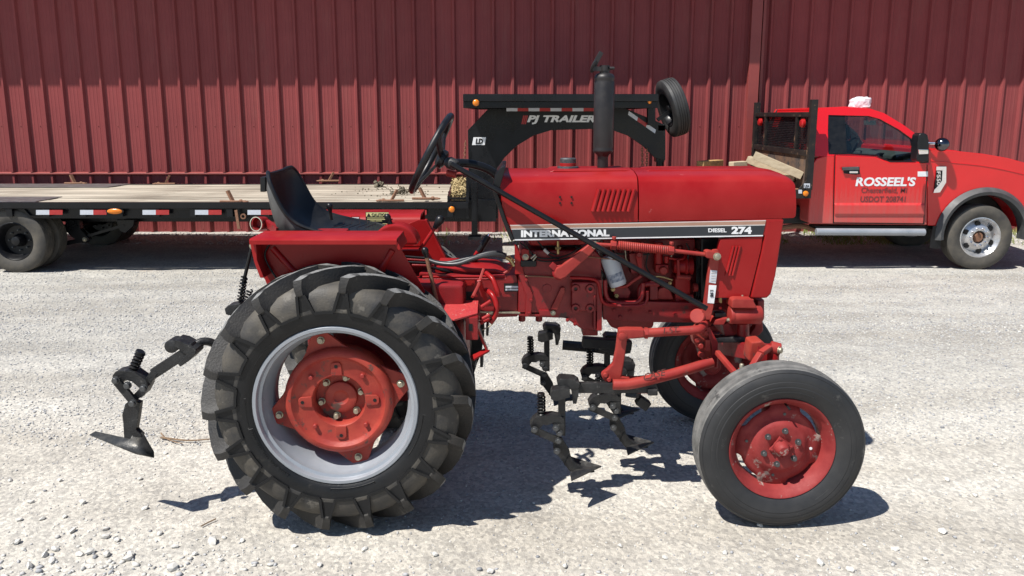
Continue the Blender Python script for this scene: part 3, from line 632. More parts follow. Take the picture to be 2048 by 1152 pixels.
MB().box((ac.x+RA+.05, YT-.05, P(2040,486,YT).z), (xfr+.04, YT+.05, P(2040,418,YT).z)).obj('bumper_wing', SILV, tk, .03, segs=3)
ro, ri = RA+.085, RA-.012
flr = circ(ro, -6, 186, 28); fli = circ(ri, -6, 186, 28); n = len(flr)
flb = MB(); vs = [(x, YT-.012, z) for x, z in flr]+[(x, YT-.075, z) for x, z in [(a*.45+c*.55, b*.45+d*.55) for (a, b), (c, d) in zip(flr, fli)]]+[(x, YT-.06, z) for x, z in fli]+[(x, YT+.10, z) for x, z in fli]
flb.add(vs, [(j*n+i, j*n+i+1, (j+1)*n+i+1, (j+1)*n+i) for j in range(3) for i in range(n-1)])
flb.obj('fender_flare', TGREY, tk, ang=60)
plate('mud_flap', [(1866,452),(1886,452),(1880,498),(1859,496)], YT-.02, .02, BLK, tk)
# cab below the belt line
cabl = XZ([(1634,316),(1652,311),(1660,309),(1750,313),(1780,324.5),(1852,324.5),(1860,330),(1856,451),(1668,449),(1622,448),(1617,444),(1624,330)])
crowned(cabl, YT+.012, YTF-.012, TRED2, 'cab_body', .02)
door = XZ([(1671,310.6),(1750,313.6),(1779,325),(1853,325),(1852,360),(1846,447),(1668,445),(1669,380)])
dgp = XZ([(1669.4,309.4),(1750.4,312.4),(1779.6,323.6),(1855,323.6),(1854,360),(1848,449),(1666,447),(1667,380)])
MB().prism([(x, YT-.0005, z) for x, z in dgp], (0,.006,0)).obj('door_gap', BLK, tk)
door_o = crowned(door, YT-.012, YT+.0118, TRED2, 'door', .010)
MB().prism([(P(1668,y,YT).x, Y_, P(1668,y,YT).z) for y, Y_ in ((405,YT-.012),(410,YT-.032),(427,YT-.032),(432,YT-.012))], (P(1847,410,YT).x-P(1668,410,YT).x, 0, 0)).obj('door_crease', TRED2, door_o, .006)
# greenhouse with tumblehome
def YTH(y): return YT-.006+.17*max(0, (322-y)/105)
def PT(x, y): return P(x, y, YTH(y))
wo = [(1640,216),(1690,213),(1740,217),(1768,226),(1806,249),(1838,272),(1858,297),(1860,330),(1779,326),(1750,315),(1700,312),(1630,313),(1629,240)]
wi = [(1657,230),(1690,231),(1738,232),(1760,238),(1798,259),(1826,279),(1830,296),(1830,322),(1781,322),(1753,309.5),(1700,306.5),(1657,306),(1656,260)]
fr = MB().ring([PT(*p) for p in wo], [PT(*p) for p in wi], (0,.06,0)); fr.obj('cab_frame', TRED, tk, .004)
mirY(MB().ring([PT(*p) for p in wo], [PT(*p) for p in wi], (0,.06,0))).obj('cab_frame', TRED, tk, .004)
gl = [PT(*p)+Vector((0,.022,0)) for p in [(1690,231),(1738,232),(1760,238),(1798,259),(1826,279),(1830,322),(1781,322),(1753,309.5),(1690,306.5)]]
MB().prism(gl, (0,.006,0)).obj('side_window', GLASS, tk); mirY(MB().prism(gl, (0,.006,0))).obj('side_window', GLASS, tk)
bp_ = [PT(*p)+Vector((0,.015,0)) for p in [(1656,229.5),(1691,230),(1695,307),(1656,306.5)]]
MB().prism(bp_, (0,.03,0)).obj('pillar_panel', PLAS, tk, .003); mirY(MB().prism(bp_, (0,.03,0))).obj('pillar_panel', PLAS, tk, .003)
trm = MB().tube([PT(*p)+Vector((0,.0,0)) for p in [(1657,307),(1700,307.5),(1752,310.5),(1780,323),(1831,323)]], .008, 6, 0); trm.obj('window_trim', BLK, tk)
MB().bar(PT(1826,280)+Vector((0,.012,0)), PT(1829,322)+Vector((0,.012,0)), .012, .012).obj('window_post', BLK, tk)
roofp = [PT(*p) for p in [(1640,216),(1690,213),(1740,217),(1768,226)]]
MB().prism([(p.x, p.y+.058, p.z-.002) for p in roofp]+[(p.x, p.y+.058, p.z-.035) for p in roofp[::-1]], (0, 2*(YTC-roofp[0].y-.058), 0)).obj('roof', TRED, tk, .012)
a_, b_ = PT(1768,226), PT(1858,297)
MB().add([(a_.x, a_.y+.05, a_.z-.01), (a_.x, 2*YTC-a_.y-.05, a_.z-.01), (b_.x+.05, 2*YTC-b_.y-.05, b_.z), (b_.x+.05, b_.y+.05, b_.z)], [(0,1,2,3)]).obj('windshield', GLASS, tk)
a_, b_ = PT(1640,216), PT(1629,313)
MB().ring([(a_.x, a_.y+.05, a_.z-.03), (a_.x, 2*YTC-a_.y-.05, a_.z-.03), (b_.x, 2*YTC-b_.y-.05, b_.z), (b_.x, b_.y+.05, b_.z)], [(a_.x-.01, a_.y+.3, a_.z-.12), (a_.x-.01, 2*YTC-a_.y-.3, a_.z-.12), (b_.x, 2*YTC-b_.y-.3, b_.z+.14), (b_.x, b_.y+.3, b_.z+.14)], (.03,0,0)).obj('cab_back', TRED, tk, .003)
MB().add([(a_.x+.01, a_.y+.3, a_.z-.12), (a_.x+.01, 2*YTC-a_.y-.3, a_.z-.12), (b_.x+.02, 2*YTC-b_.y-.3, b_.z+.14), (b_.x+.02, b_.y+.3, b_.z+.14)], [(0,1,2,3)]).obj('rear_window', GLASS, tk)
INT = M('cab_interior_grey', (.045,.048,.052), (.06,.062,.066), 9, .8)
MB().ring([PT(*p)+Vector((0,.061,0)) for p in wo], [PT(*p)+Vector((0,.061,0)) for p in wi], (0,.02,0)).obj('door_trim', INT, tk, .002)
mirY(MB().ring([PT(*p)+Vector((0,.061,0)) for p in wo], [PT(*p)+Vector((0,.061,0)) for p in wi], (0,.02,0))).obj('door_trim', INT, tk, .002)
MB().prism([(x, YT+.03, z) for x, z in XZ([(1660,308.2),(1750,312.2),(1780,323.7),(1850,323.7),(1850,326),(1778,326.5),(1748,316),(1660,312)])], (0, YTF-YT-.06, 0)).obj('cab_liner', INT, tk)
MB().prism([(p.x, p.y+.07, p.z-.037) for p in roofp]+[(p.x, p.y+.07, p.z-.05) for p in roofp[::-1]], (0, 2*(YTC-roofp[0].y-.07), 0)).obj('headliner', GREYS, tk)
for Y in (YT+.3, YT+1.15):
    sx = P(1700,300,Y).x; zz = P(1700,320,Y).z
    MB().prism([(sx-.12,Y,zz-.2),(sx+.12,Y,zz-.2),(sx+.02,Y,zz+.26),(sx-.10,Y,zz+.26)], (0,.5,0)).obj('seat_back', INT, tk, .05)
    MB().prism([(sx-.05,Y+.12,zz+.28),(sx+.06,Y+.12,zz+.28),(sx+.03,Y+.12,zz+.46),(sx-.05,Y+.12,zz+.46)], (0,.26,0)).obj('head_rest', INT, tk, .03)
dx = P(1800,310,YT+.2).x; dz = P(1800,318,YT+.2).z
MB().prism([(dx,YT+.15,dz-.3),(dx+.5,YT+.15,dz-.3),(dx+.5,YT+.15,dz+.02),(dx+.2,YT+.15,dz+.08),(dx+.02,YT+.15,dz+.04)], (0,YTF-YT-.3,0)).obj('dashboard', INT, tk, .03)
MB().lathe((dx-.1,YTF-.55,dz+.08), Vector((-.8,0,.5)), [(0,.17),(.02,.185),(.04,.17),(.02,.155)], 24, closed=True).obj('steering_wheel', BLK, tk)
pbox('sun_visor_mirror', 1741, 241, 1752, 250, YTC, .2, INT, tk)
# details on the near side
MB().plate([(1686,335),(1719,333.5),(1720,348),(1712,349.5),(1688,347)], YT-.014, .003).obj('handle_cup', BLK, door_o)
MB().plate([(1685,334.5),(1718,333.5),(1719,340),(1686,341)], YT-.05, .032).obj('door_handle', TGREY, door_o, .006)
pbox('handle_insert', 1699, 342, 1716, 346.5, YT-.045, .025, CHROME, door_o, .004)
text('lettering', "ROSSEEL'S", 1710.5, 354, 1832, 372.5, YT-.0145, WHITE, door_o, .18, .035, .002)
text('lettering', 'Chesterfield, MI', 1723, 374.8, 1815, 387.5, YT-.0155, MAROON, door_o, .15, .008, .0015)
text('lettering', 'USDOT 208741', 1721, 392.5, 1812, 404, YT-.0155, MAROON, door_o, .15, .012, .0015)
pbox('sticker', 1835.5, 343, 1856, 353, YT-.0145, .002, WHITE, tk, 0)
MB().plate([(1873,333),(1893,333),(1892.5,365),(1880,385),(1867,386),(1869,379),(1876,372),(1884,361),(1885,341),(1872.5,341)], YT-.022, .02).obj('fender_badge', CHROME, tk, .003)
bd = MB().plate([(1873.2,342),(1884.4,342),(1883.4,360),(1876,371),(1869,377)], YT-.014, .012).obj('badge_field', BLK, tk)
text('lettering', 'F550', 1873.5, 343, 1881, 371, YT-.0165, CHROME, tk, 0, .02, .002, vert=True)
MB().pbox(1842, 280, 1858, 326, YT-.05, .07).obj('mirror_base', BLK, tk, .006)
p = P(1846, 275, YT-.42); 
mr = MB().plate([(1838,270),(1842,266.5),(1850,266),(1856,270),(1858,280),(1858,318),(1855,323),(1838,324),(1834,320),(1836,280)], YT-.40, .16).obj('door_mirror', PLAS, tk, .015, segs=3)
MB().plate([(1837,298.5),(1857,299),(1857,308),(1838,309)], YT-.412, .03).obj('mirror_light', CHROME, mr, .006)
MB().bar(P(1849,300,YT-.26), P(1850,300,YT-.03), .07, .06).obj('mirror_arm', BLK, mr, .008)
MB().sphere(P(1884,289,YT-.12), .085, 14).obj('spotlight', M('dark_chrome', (.10,.10,.11), (.14,.14,.15), 4, .12, metal=1, rvar=.04), tk)
MB().cyl(P(1856,286.5,YT-.05), P(1879,287.5,YT-.12), .018).obj('spotlight_arm', CHROME, tk)
MB().cyl(P(1632,463.5,YT-.03), P(1849,464.5,YT-.03), .047, 16).obj('running_board', SILV, tk)
MB().plate([(1630,452),(1858,452),(1858,457),(1630,457)], YT+.06, .2).obj('rocker', BLK, tk)
for x in (1680, 1810): MB().bar(P(x,455,YT+.1), P(x,463,YT-.02), .05, .03).obj('step_bracket', BLK, tk)
# wheels
WCH = M('wheel_liner_steel', (.62,.63,.65), (.42,.41,.40), 10, .32, metal=.75, bump=.15, bsc=90, chip=(.25,.16,.12), chsc=7, chth=.64)
def truck_wheel(c, Rr, rr, wd, side):
    ax = Vector((0,1,0)); f = -wd/2
    prof = [(f*.8, rr+.008), (f*.88, rr+.012), (f*.9, rr), (f*.6, rr-.03), (-.03, rr-.05), (-.045, rr*.72), (-.07, rr*.60), (-.075, rr*.34), (-.03, rr*.33), (0, rr*.33), (.02, .02), (.04, .02), (.04, rr*.8), (wd*.4, rr-.02), (wd*.4, rr+.008)]
    o = MB().lathe(c, ax, prof, 40, closed=True).obj('front_wheel', WCH, tk, ang=40)
    MB().lathe(c, ax, tyre_prof(Rr, rr, wd, 4), 60, closed=True).obj('tyre', RUBT, o, ang=30)
    for k in range(6):
        a = R(30+60*k+8); q = Vector(c)+Vector((math.cos(a)*rr*.70, -.058, math.sin(a)*rr*.70)); b = MB().lathe(q, (0,-1,0), [(-.02,.034),(.008,.034),(.0085,.001)], 14)
        b.obj('hand_hole', BLK, o)
    for k in range(10):
        a = R(36*k); bolt('lug_nut', Vector(c)+Vector((math.cos(a)*rr*.45, -.074, math.sin(a)*rr*.45)), CHROME, o, .014, .035)
    MB().lathe(Vector(c)+Vector((0,-.02,0)), (0,-1,0), [(0,rr*.3),(.03,rr*.28),(.05,rr*.2)], 20).obj('hub', RUST, o)
    return o
twc = P(1962, 475.5, 9.42); RTW = twc.z-float(gz(4, 9.42))
truck_wheel(Vector((twc.x, 9.42+.115, twc.z)), RTW, .252, .23, 1); truck_wheel(Vector((twc.x, 11.18, twc.z)), RTW, .252, .23, -1)
xrw = twc.x-3.75
for Y in (9.45, 9.75, 11.0, 11.3): dual_wheel(tk, (xrw, Y, twc.z), RTW, .25, .22, BLK, RUBT)
MB().cyl((xrw, 9.5, twc.z), (xrw, 11.3, twc.z), .07).obj('axle', BLK, tk); MB().cyl((twc.x, 9.6, twc.z), (twc.x, 11.1, twc.z), .06).obj('axle', BLK, tk)
MB().box((xrw-.9, 10.05, twc.z+.1), (twc.x+.6, 10.15, twc.z+.32)).obj('frame_rail', BLK, tk); MB().box((xrw-.9, 10.75, twc.z+.1), (twc.x+.6, 10.85, twc.z+.32)).obj('frame_rail', BLK, tk)
pbox('fuel_tank', 1560, 412, 1622, 448, 9.75, .4, TBLK, tk, .03)
MB().tube([P(1560,456,9.8), P(1600,452,9.8), P(1640,462,9.8)], .035, 8).obj('exhaust_pipe', RUST, tk)
# flatbed and headache rack
XRK = P(1624, 300, 9.3).x
RSTB = M('rust_stained_black', (.010,.010,.011), (.022,.017,.014), 12, .55, bump=.3, bsc=90, chip=(.17,.10,.06), chsc=11, chth=.61, spec=.3)
zbd = P(1612, 380, 9.3).z; zbd2 = P(1612, 397, 9.3).z
MB().box((xrw-1.0, 9.3, zbd2), (XRK+.03, 9.38, zbd)).obj('bed_rail', RSTB, tk, .005); MB().box((xrw-1.0, 11.5, zbd2), (XRK+.03, 11.58, zbd)).obj('bed_rail', RSTB, tk, .005)
MB().box((xrw-1.0, 9.38, zbd-.05), (XRK, 11.5, zbd-.005)).obj('bed_deck', RUST, tk)
lensp = P(1611, 387, 9.3); MB().lathe(lensp, (0,-1,0), [(0,.034),(.012,.034),(.02,.02),(.021,.001)], 18).obj('marker_light', AMBER, tk)
pbox('label_plate', 1597, 379.5, 1604, 387, 9.297, .003, WTAPE, tk, 0)
zt_, zm = P(1624, 199, 9.33).z, P(1620, 302, 9.3).z
for Y in (9.3, 11.45): MB().box((XRK-.04, Y, zbd), (XRK+.04, Y+.08, zt_)).obj('rack_post', RSTB, tk, .004)
ztb = P(1620, 224, 9.4).z
for z0, z1 in ((ztb-.06, ztb), (zm-.07, zm)): MB().box((XRK-.035, 9.38, z0), (XRK+.035, 11.45, z1)).obj('rack_beam', RSTB, tk, .004)
for Y in (9.78, 10.98): MB().box((XRK-.03, Y, zm), (XRK+.03, Y+.06, ztb-.06)).obj('rack_stile', RSTB, tk, .003)
MB().box((XRK-.01, 9.38, zbd), (XRK+.01, 11.45, zm-.07)).obj('rack_panel', M('rusted_panel', (.17,.10,.06), (.06,.045,.04), 5, .8, bump=.3, chip=(.03,.028,.028), chsc=9, chth=.55), tk)
em = MB(); H_ = ztb-.06-zm; W_ = 11.42-9.40; st_ = .048
for s in (-1, 1):
    k = -H_
    while k < W_:
        a0 = max(0, k); a1 = min(W_, k+H_)
        if a1 > a0:
            za, zb_ = (a0-k), (a1-k)
            if s < 0: za, zb_ = H_-za, H_-zb_
            em.bar((XRK, 9.40+a0, zm+za), (XRK, 9.40+a1, zm+zb_), .006, .009, (1,0,0))
        k += st_
em.obj('rack_mesh', BLK, tk, smooth=False)
for Y, in ((9.42,), (11.05,)):
    MB().lathe((XRK-.04, Y+.09, ztb-.14), (-1,0,0), [(0,.055),(.03,.055),(.045,.04),(.048,.001)], 18).obj('rack_light', REDL, tk)
pbox('rack_sticker', 1617-9, 367, 1620, 376, 9.298, .004, WTAPE, tk, 0); text('lettering', 'USA', 1609, 369.5, 1619, 375, 9.296, NAVY, tk, 0, .03, .001)
MB().plate([(1597,379),(1622,352),(1622,379)], 9.31, .03).obj('rack_gusset', RSTB, tk, .003)
# things on the truck
LUM = M('weathered_lumber', (.46,.38,.26), (.34,.27,.18), 5, .85, bump=.3, bsc=50, stretch=(.5,5,5))
props(MB().bar(P(1508,310,9.75), P(1604,351,9.55), .13, .10).obj('lumber_beam', LUM, None, .005), 'pale timber beam leaning on top against the truck rack', 'lumber', 'lumber on the truck bed')
props(MB().bar(P(1496,318,10.1), P(1590,358,9.75), .13, .09).obj('lumber_beam', LUM, None, .005), 'weathered timber beam lying under the other one on the truck bed', 'lumber', 'lumber on the truck bed')
props(MB().bar(P(1400,331,10.0), P(1440,328,10.3), .12, .12).obj('wood_block', M('bark_wood', (.45,.27,.10), (.3,.18,.08), 20, .9, bump=.4), None, .01), 'orange brown split wood block on the truck bed above the tractor hood', 'wood block')
props(MB().bar(P(1462,333,9.8), P(1490,331,9.9), .1, .12).obj('wood_block', LUM, None, .01), 'small pale wood offcut on the truck bed beside the timber beams', 'wood block')
bb = MB(); c0 = P(1720, 206, YTC-.45); N = 12
for i in range(N+1):
    th = math.pi*i/N
    for k in range(16):
        ph = 6.283*k/16; rr_ = 1+random.uniform(-.10, .10); ex = .62
        sx_, cx_ = math.sin(th), math.cos(th); f_ = lambda t: math.copysign(abs(t)**ex, t)
        bb.v.append((c0.x+.125*rr_*f_(sx_)*f_(math.cos(ph))+.02*cx_, c0.y+.11*rr_*f_(sx_)*f_(math.sin(ph)), c0.z+.078*rr_*f_(cx_)))
for i in range(N):
    for k in range(16): bb.f.append((i*16+k, i*16+(k+1) % 16, (i+1)*16+(k+1) % 16, (i+1)*16+k))
props(bb.obj('plastic_bag', M('white_plastic_bag', (.78,.74,.76), (.7,.64,.68), 14, .35, bump=.5, bsc=30, dist=.02), None, ang=20), 'crumpled white plastic bag wrapped over the light on the truck roof', 'bag')
MB().lathe(P(1722,216.5,YTC-.45), (0,0,1), [(-.05,.09),(.02,.085),(.03,.07)], 18).obj('roof_beacon', AMBER, tk)

# ------------------------------------------------------------------ tractor
T = thing('tractor', (.2, 3.5, 0), 'red row crop tractor with black muffler, seat and cultivator shanks on the gravel', 'tractor')
RS = .990
RC = Vector((-.717, 2.975, .565)); FC = Vector((1.131, 2.965, .354)); YRF = 3.98; YFF = 4.05
LP_ = 6.28318/18
def cyl_pt(r, y, a, sgn): an = math.pi/2-a; return Vector((r*RS*math.cos(an), y*sgn, r*RS*math.sin(an)))
def lug_mesh(sgn):
    # stations: (y, r) of the carcass, (y, r) of the lug top, lead angle, half width of the top, base flare leading and trailing
    st = [((.016,.512),(.016,.568),.40,.036,.02,.02), ((-.03,.512),(-.03,.569),.29,.036,.03,.02), ((-.075,.508),(-.076,.565),.16,.035,.045,.02),
          ((-.108,.498),(-.112,.558),.055,.034,.040,.02), ((-.128,.483),(-.138,.547),.004,.032,.02,.014), ((-.138,.478),(-.1515,.515),-.004,.030,.004,.004), ((-.140,.476),(-.1505,.486),-.006,.029,.003,.003)]
    vs = []
    for (yb, rb), (yt, rt), ld, ht, fl, ft in st:
        for y, r, a in ((yb, rb-.004, ld+ht+fl), (yt, rt, ld+ht), (yt, rt, ld-ht), (yb, rb-.004, ld-ht-ft)): vs.append(cyl_pt(r, y, a, sgn))
    n = len(st); fs = [(i*4+k, i*4+k+1, i*4+k+5, i*4+k+4) for i in range(n-1) for k in range(3)]+[(0,1,2,3), tuple((n-1)*4+k for k in (3,2,1,0))]
    b = MB(); b.v = vs; b.f = fs; return b
def rib_mesh(sgn):                              # raised zigzag border of the sidewall between the lugs, and the flat tongue it encloses
    b = MB(); pth = [(.404,-.1458,-LP_/2-.004),(.404,-.1462,-.078),(.440,-.1482,-.056),(.486,-.1495,-.030)]
    for m in (1, -1):
        q = [(r, y, a*m) for r, y, a in pth]; w_ = .0055
        for (r0, y0, a0), (r1, y1, a1) in zip(q[:-1], q[1:]): b.bar(cyl_pt(r0, y0, a0, sgn), cyl_pt(r1, y1, a1, sgn), .011, .009, (0,1,0))
    b.prism([cyl_pt(.402,-.1435,-.078,sgn), cyl_pt(.440,-.1455,-.056,sgn), cyl_pt(.484,-.1465,-.030,sgn), cyl_pt(.484,-.1465,.030,sgn), cyl_pt(.440,-.1455,.056,sgn), cyl_pt(.402,-.1435,.078,sgn)], (0,.010*sgn,0))
    return b
def pill(parent, C, r, a0, dl, hw, sgn, mat):              # raised moulded panel on a sidewall
    b = MB(); n = max(3, int(dl/3)); o = []; i_ = []
    for k in range(n+1):
        a = R(a0-dl/2+dl*k/n); o.append(C+Vector((math.cos(a)*(r+hw), 0, math.sin(a)*(r+hw)))); i_.append(C+Vector((math.cos(a)*(r-hw), 0, math.sin(a)*(r-hw))))
    b.tube(o+i_[::-1]+[o[0]], .0022, 5, 0)
    for k in range(n*2):
        if (k*7) % 5 == 0: continue
        a = R(a0-dl/2+dl*(k+.5)/(n*2)); q = Vector((math.cos(a), 0, math.sin(a))); b.bar(C+q*(r-hw*.5), C+q*(r+hw*.5), .003, .003, (0,1,0))
    return b.obj('sidewall_moulding', mat, parent)
def rear_wheel(C, sgn):                       # sgn 1: outer face toward the camera
    def PR(pr): return [(t*sgn, r*RS) for t, r in pr]
    rim = MB().lathe(C, (0,1,0), PR([(-.126,.343),(-.132,.338),(-.132,.326),(-.124,.322),(-.112,.320),(-.108,.309),(-.080,.306),(-.072,.299),(-.05,.296),(-.04,.286),(.04,.286),(.06,.300),(.108,.312),(.118,.324),(.132,.336),(.126,.343),(.10,.322),(.06,.306),(.04,.294),(-.04,.294),(-.06,.306),(-.10,.324)]), 72, closed=True).obj('rear_wheel', SILV, T, ang=45)
    pr = [(t, r*RS) for t, r in [(-.112,.330),(-.128,.342),(-.138,.360),(-.1425,.382),(-.1440,.402)]]
    p2 = [(t, r*RS) for t, r in [(-.1438,.400),(-.1446,.408),(-.144,.43),(-.138,.46),(-.126,.485),(-.105,.503),(-.07,.511),(0,.516)]]
    MB().lathe(C, (0,1,0), pr+[(t+.012, r-.001) for t, r in pr[::-1]], 96, closed=True).obj('tyre_sidewall', RUB, rim, ang=60)
    MB().lathe(C, (0,1,0), [(-t, r) for t, r in pr]+[(-t-.012, r-.001) for t, r in pr[::-1]], 96, closed=True).obj('tyre_sidewall', RUB, rim, ang=60)
    q2 = p2+[(-t, r) for t, r in p2[-2::-1]]; MB().lathe(C, (0,1,0), q2+[(t*.93, r-.012) for t, r in q2[::-1]], 96, closed=True).obj('tyre', RUBP, rim, ang=60)
    for a0, dl, r0 in ((143,22,.374),(184,20,.374),(62,6,.376),(215,40,.362),(280,30,.366),(-20,30,.370)): pill(rim, C+Vector((0,-.1385*sgn,0)), r0*RS, a0, dl, .009, sgn, RUB)
    first = None
    for k in range(18):
        for s in (1, -1):
            a = 6.28318*(k+(.5 if s < 0 else 0))/18+.11
            key = s
            if k == 0:
                o = lug_mesh(s).obj('lug', RUBL, rim, 0, origin=(0,0,0), ang=33)
                o.data.materials.append(RUBW)
                for fi in range(4): o.data.polygons[fi*3+1].material_index = 1
                o2 = rib_mesh(s).obj('sidewall_rib', RUB, rim, 0, origin=(0,0,0), ang=33)
                for q_ in (o, o2): q_.location = C-WO[rim.name]; WO[q_.name] = C.copy(); q_.rotation_euler = (0, a, 0)
                lugs_[s] = (o, o2)
            else:
                for q_ in lugs_[s]: clone(q_).rotation_euler = (0, a, 0)
    c2 = C+Vector((.0, -.085*sgn, 0))
    dish = MB().lathe(c2, (0,sgn,0), [(.10,.222),(.045,.228),(.025,.227),(.008,.220),(.0,.207),(.001,.195),(.014,.184),(.020,.176),(.020,.112),(.026,.107),(.072,.105),(.074,.08),(.074,.068),(.058,.066),(.055,.06),(.056,.032),(.060,.028),(.064,.01),(.064,.001),(.10,.001)], 64).obj('wheel_dish', REDO, rim, ang=40)
    for k in range(4):
        a = R(15+90*k); d = Vector((math.cos(a), 0, math.sin(a))); t = Vector((-d.z, 0, d.x)); o = c2+Vector((0, .038*sgn, 0))
        MB().prism([o+d*.19-t*.115, o+d*.225-t*.080, o+d*.290-t*.033, o+d*.294+t*.033, o+d*.225+t*.080, o+d*.19+t*.115], (0, .016*sgn, 0)).obj('dish_ear', REDO, rim, .005)
        bolt('bolt', o+d*.264, STEEL, rim, .012, .018, (0,-sgn,0))
        q = o+Vector((0, .017*sgn, 0))
        MB().prism([q+d*.25-t*.045, q+d*.296-t*.045, q+d*.296+t*.045, q+d*.25+t*.045], (0, .02*sgn, 0)).obj('rim_lug', SILV, rim, .003)
    for k in range(6):
        a = R(15+60*k); d = Vector((math.cos(a), 0, math.sin(a))); bolt('bolt', c2+d*.087+Vector((0,.074*sgn,0)), STEEL, rim, .0115, .024, (0,-sgn,0))
    for k in range(8):
        a = R(2+45*k); d = Vector((math.cos(a), 0, math.sin(a))); t = Vector((-d.z, 0, d.x))
        if k % 2: bolt('plug_bolt', c2+d*.150+Vector((0,.021*sgn,0)), REDW, rim, .009, .014, (0,-sgn,0))
        else:
            o = c2+d*.140+Vector((0,.021*sgn,0))
            MB().prism([o-d*.03-t*.024, o+d*.018-t*.022, o+d*.028-t*.012, o+d*.028+t*.012, o+d*.018+t*.022, o-d*.03+t*.024], (0,-.008*sgn,0)).obj('dish_boss', REDO, rim, .004)
            MB().lathe(o+d*.010+Vector((0,-.0075*sgn,0)), (0,-sgn,0), [(0,.0075),(.0015,.0075)], 12).obj('bolt_hole', BLK, rim)
    return rim
lugs_ = {}
rw = rear_wheel(RC, 1); rear_wheel(Vector((RC.x, YRF, RC.z)), -1)
def front_wheel(C, sgn):
    def PR(pr): return [(t*sgn, r) for t, r in pr]
    rim = MB().lathe(C, (0,1,0), PR([(-.060,.224),(-.066,.221),(-.064,.214),(-.052,.207),(-.045,.197),(-.030,.190),(-.012,.180),(.03,.180),(.045,.192),(.060,.214),(.066,.221),(.060,.226),(.045,.206),(.03,.187),(-.012,.187),(-.034,.198),(-.05,.213)]), 64, closed=True).obj('front_wheel', REDD, T, ang=45)
    pr = [(-.054,.214),(-.066,.229),(-.078,.252),(-.084,.28),(-.0825,.284),(-.0835,.287),(-.082,.303),(-.0805,.305),(-.081,.309),(-.076,.328),(-.070,.338),(-.071,.341),(-.066,.347),(-.060,.352),(-.052,.3545),(-.047,.346),(-.042,.346),(-.037,.3575),(-.016,.359),(-.011,.349),(-.005,.349)]
    pr = [(t, .214+(r-.214)*.972) for t, r in pr]; i0 = 14
    MB().lathe(C, (0,1,0), pr[:i0]+[(t*.97, r-.004) for t, r in pr[i0-1:]]+[(-t*.97, r-.004) for t, r in pr[i0-1:][::-1]]+[(-t, r) for t, r in pr[:i0][::-1]], 96, closed=True).obj('tyre', RUBF, rim, ang=32)
    tp = pr[i0-1:]+[(-t, r) for t, r in pr[i0-1:][::-1]]
    MB().lathe(C, (0,1,0), tp+[(t*.96, r-.006) for t, r in tp[::-1]], 96, closed=True).obj('tread', RUBD, rim, ang=32)
    for a0, dl, r0 in ((86,46,.268),(140,14,.275),(222,12,.285),(312,16,.272)): pill(rim, C+Vector((0,-.079*sgn,0)), r0, a0, dl, .010, sgn, RUBF)
    # pressed disc with four slots at its edge
    seg = 96; radii = []; b = MB()
    def edge(a):
        best = min(abs((a-c+180) % 360-180) for c in (38, 128, 218, 308))
        return .186 if best > 27 else (.164 if best < 21 else .164+.022*(best-21)/6)
    rings = [(.0, .001), (.0, .094), (.004, .104), (.018, .116), (.024, .126), (.028, .145), (.030, None)]
    for t, r in rings:
        for k in range(seg):
            a = 6.28318*k/seg; rr = r if r is not None else edge(math.degrees(a))
            b.v.append((C.x+rr*math.cos(a), C.y+(-.042+t)*sgn, C.z+rr*math.sin(a)))
    for j in range(len(rings)-1):
        for k in range(seg): b.f.append((j*seg+k, j*seg+(k+1) % seg, (j+1)*seg+(k+1) % seg, (j+1)*seg+k))
    d = b.obj('wheel_disc', REDD, rim, ang=40)
    so_ = d.modifiers.new('thick', 'SOLIDIFY'); so_.thickness = .005; so_.offset = 0
    c2 = C+Vector((0, -.043*sgn, 0))
    for k in range(6):
        a = R(80+60*k); q = c2+Vector((math.cos(a), 0, math.sin(a)))*.075; bolt('lug_bolt', q, DSTEEL, rim, .010, .016, (0,-sgn,0))
    MB().prism([c2+Vector((math.cos(R(a))*r, .002*sgn, math.sin(R(a))*r)) for a, r in ((10,.052),(40,.036),(55,.036),(100,.052),(130,.036),(145,.036),(190,.052),(220,.036),(235,.036),(280,.052),(310,.036),(325,.036))], (0,-.012*sgn,0)).obj('hub_plate', REDD, rim, .003)
    MB().lathe(c2, (0,-sgn,0), [(0,.034),(.012,.033),(.028,.027),(.036,.024),(.042,.018),(.043,.001)], 28).obj('hub_cap', REDD, rim)
    for k in range(4):
        a = R(10+90*k); bolt('screw', c2+Vector((math.cos(a)*.041, -.010*sgn, math.sin(a)*.041)), REDD, rim, .005, .006, (0,-sgn,0))
        a = R(-7+90*k); MB().lathe(c2+Vector((math.cos(a)*.138, .024*sgn, math.sin(a)*.138)), (0,-sgn,0), [(0,.0065),(.0012,.0065)], 10).obj('rivet_hole', DSTEEL if k else WHITE, rim)
    MB().tube([C+Vector((.01,-.02*sgn,.190)), C+Vector((.012,-.055*sgn,.186)), C+Vector((.018,-.07*sgn,.178))], .005, 6).obj('valve_stem', BLK, rim)
    return rim
front_wheel(FC, 1); front_wheel(Vector((FC.x+.01, YFF, FC.z)), -1)

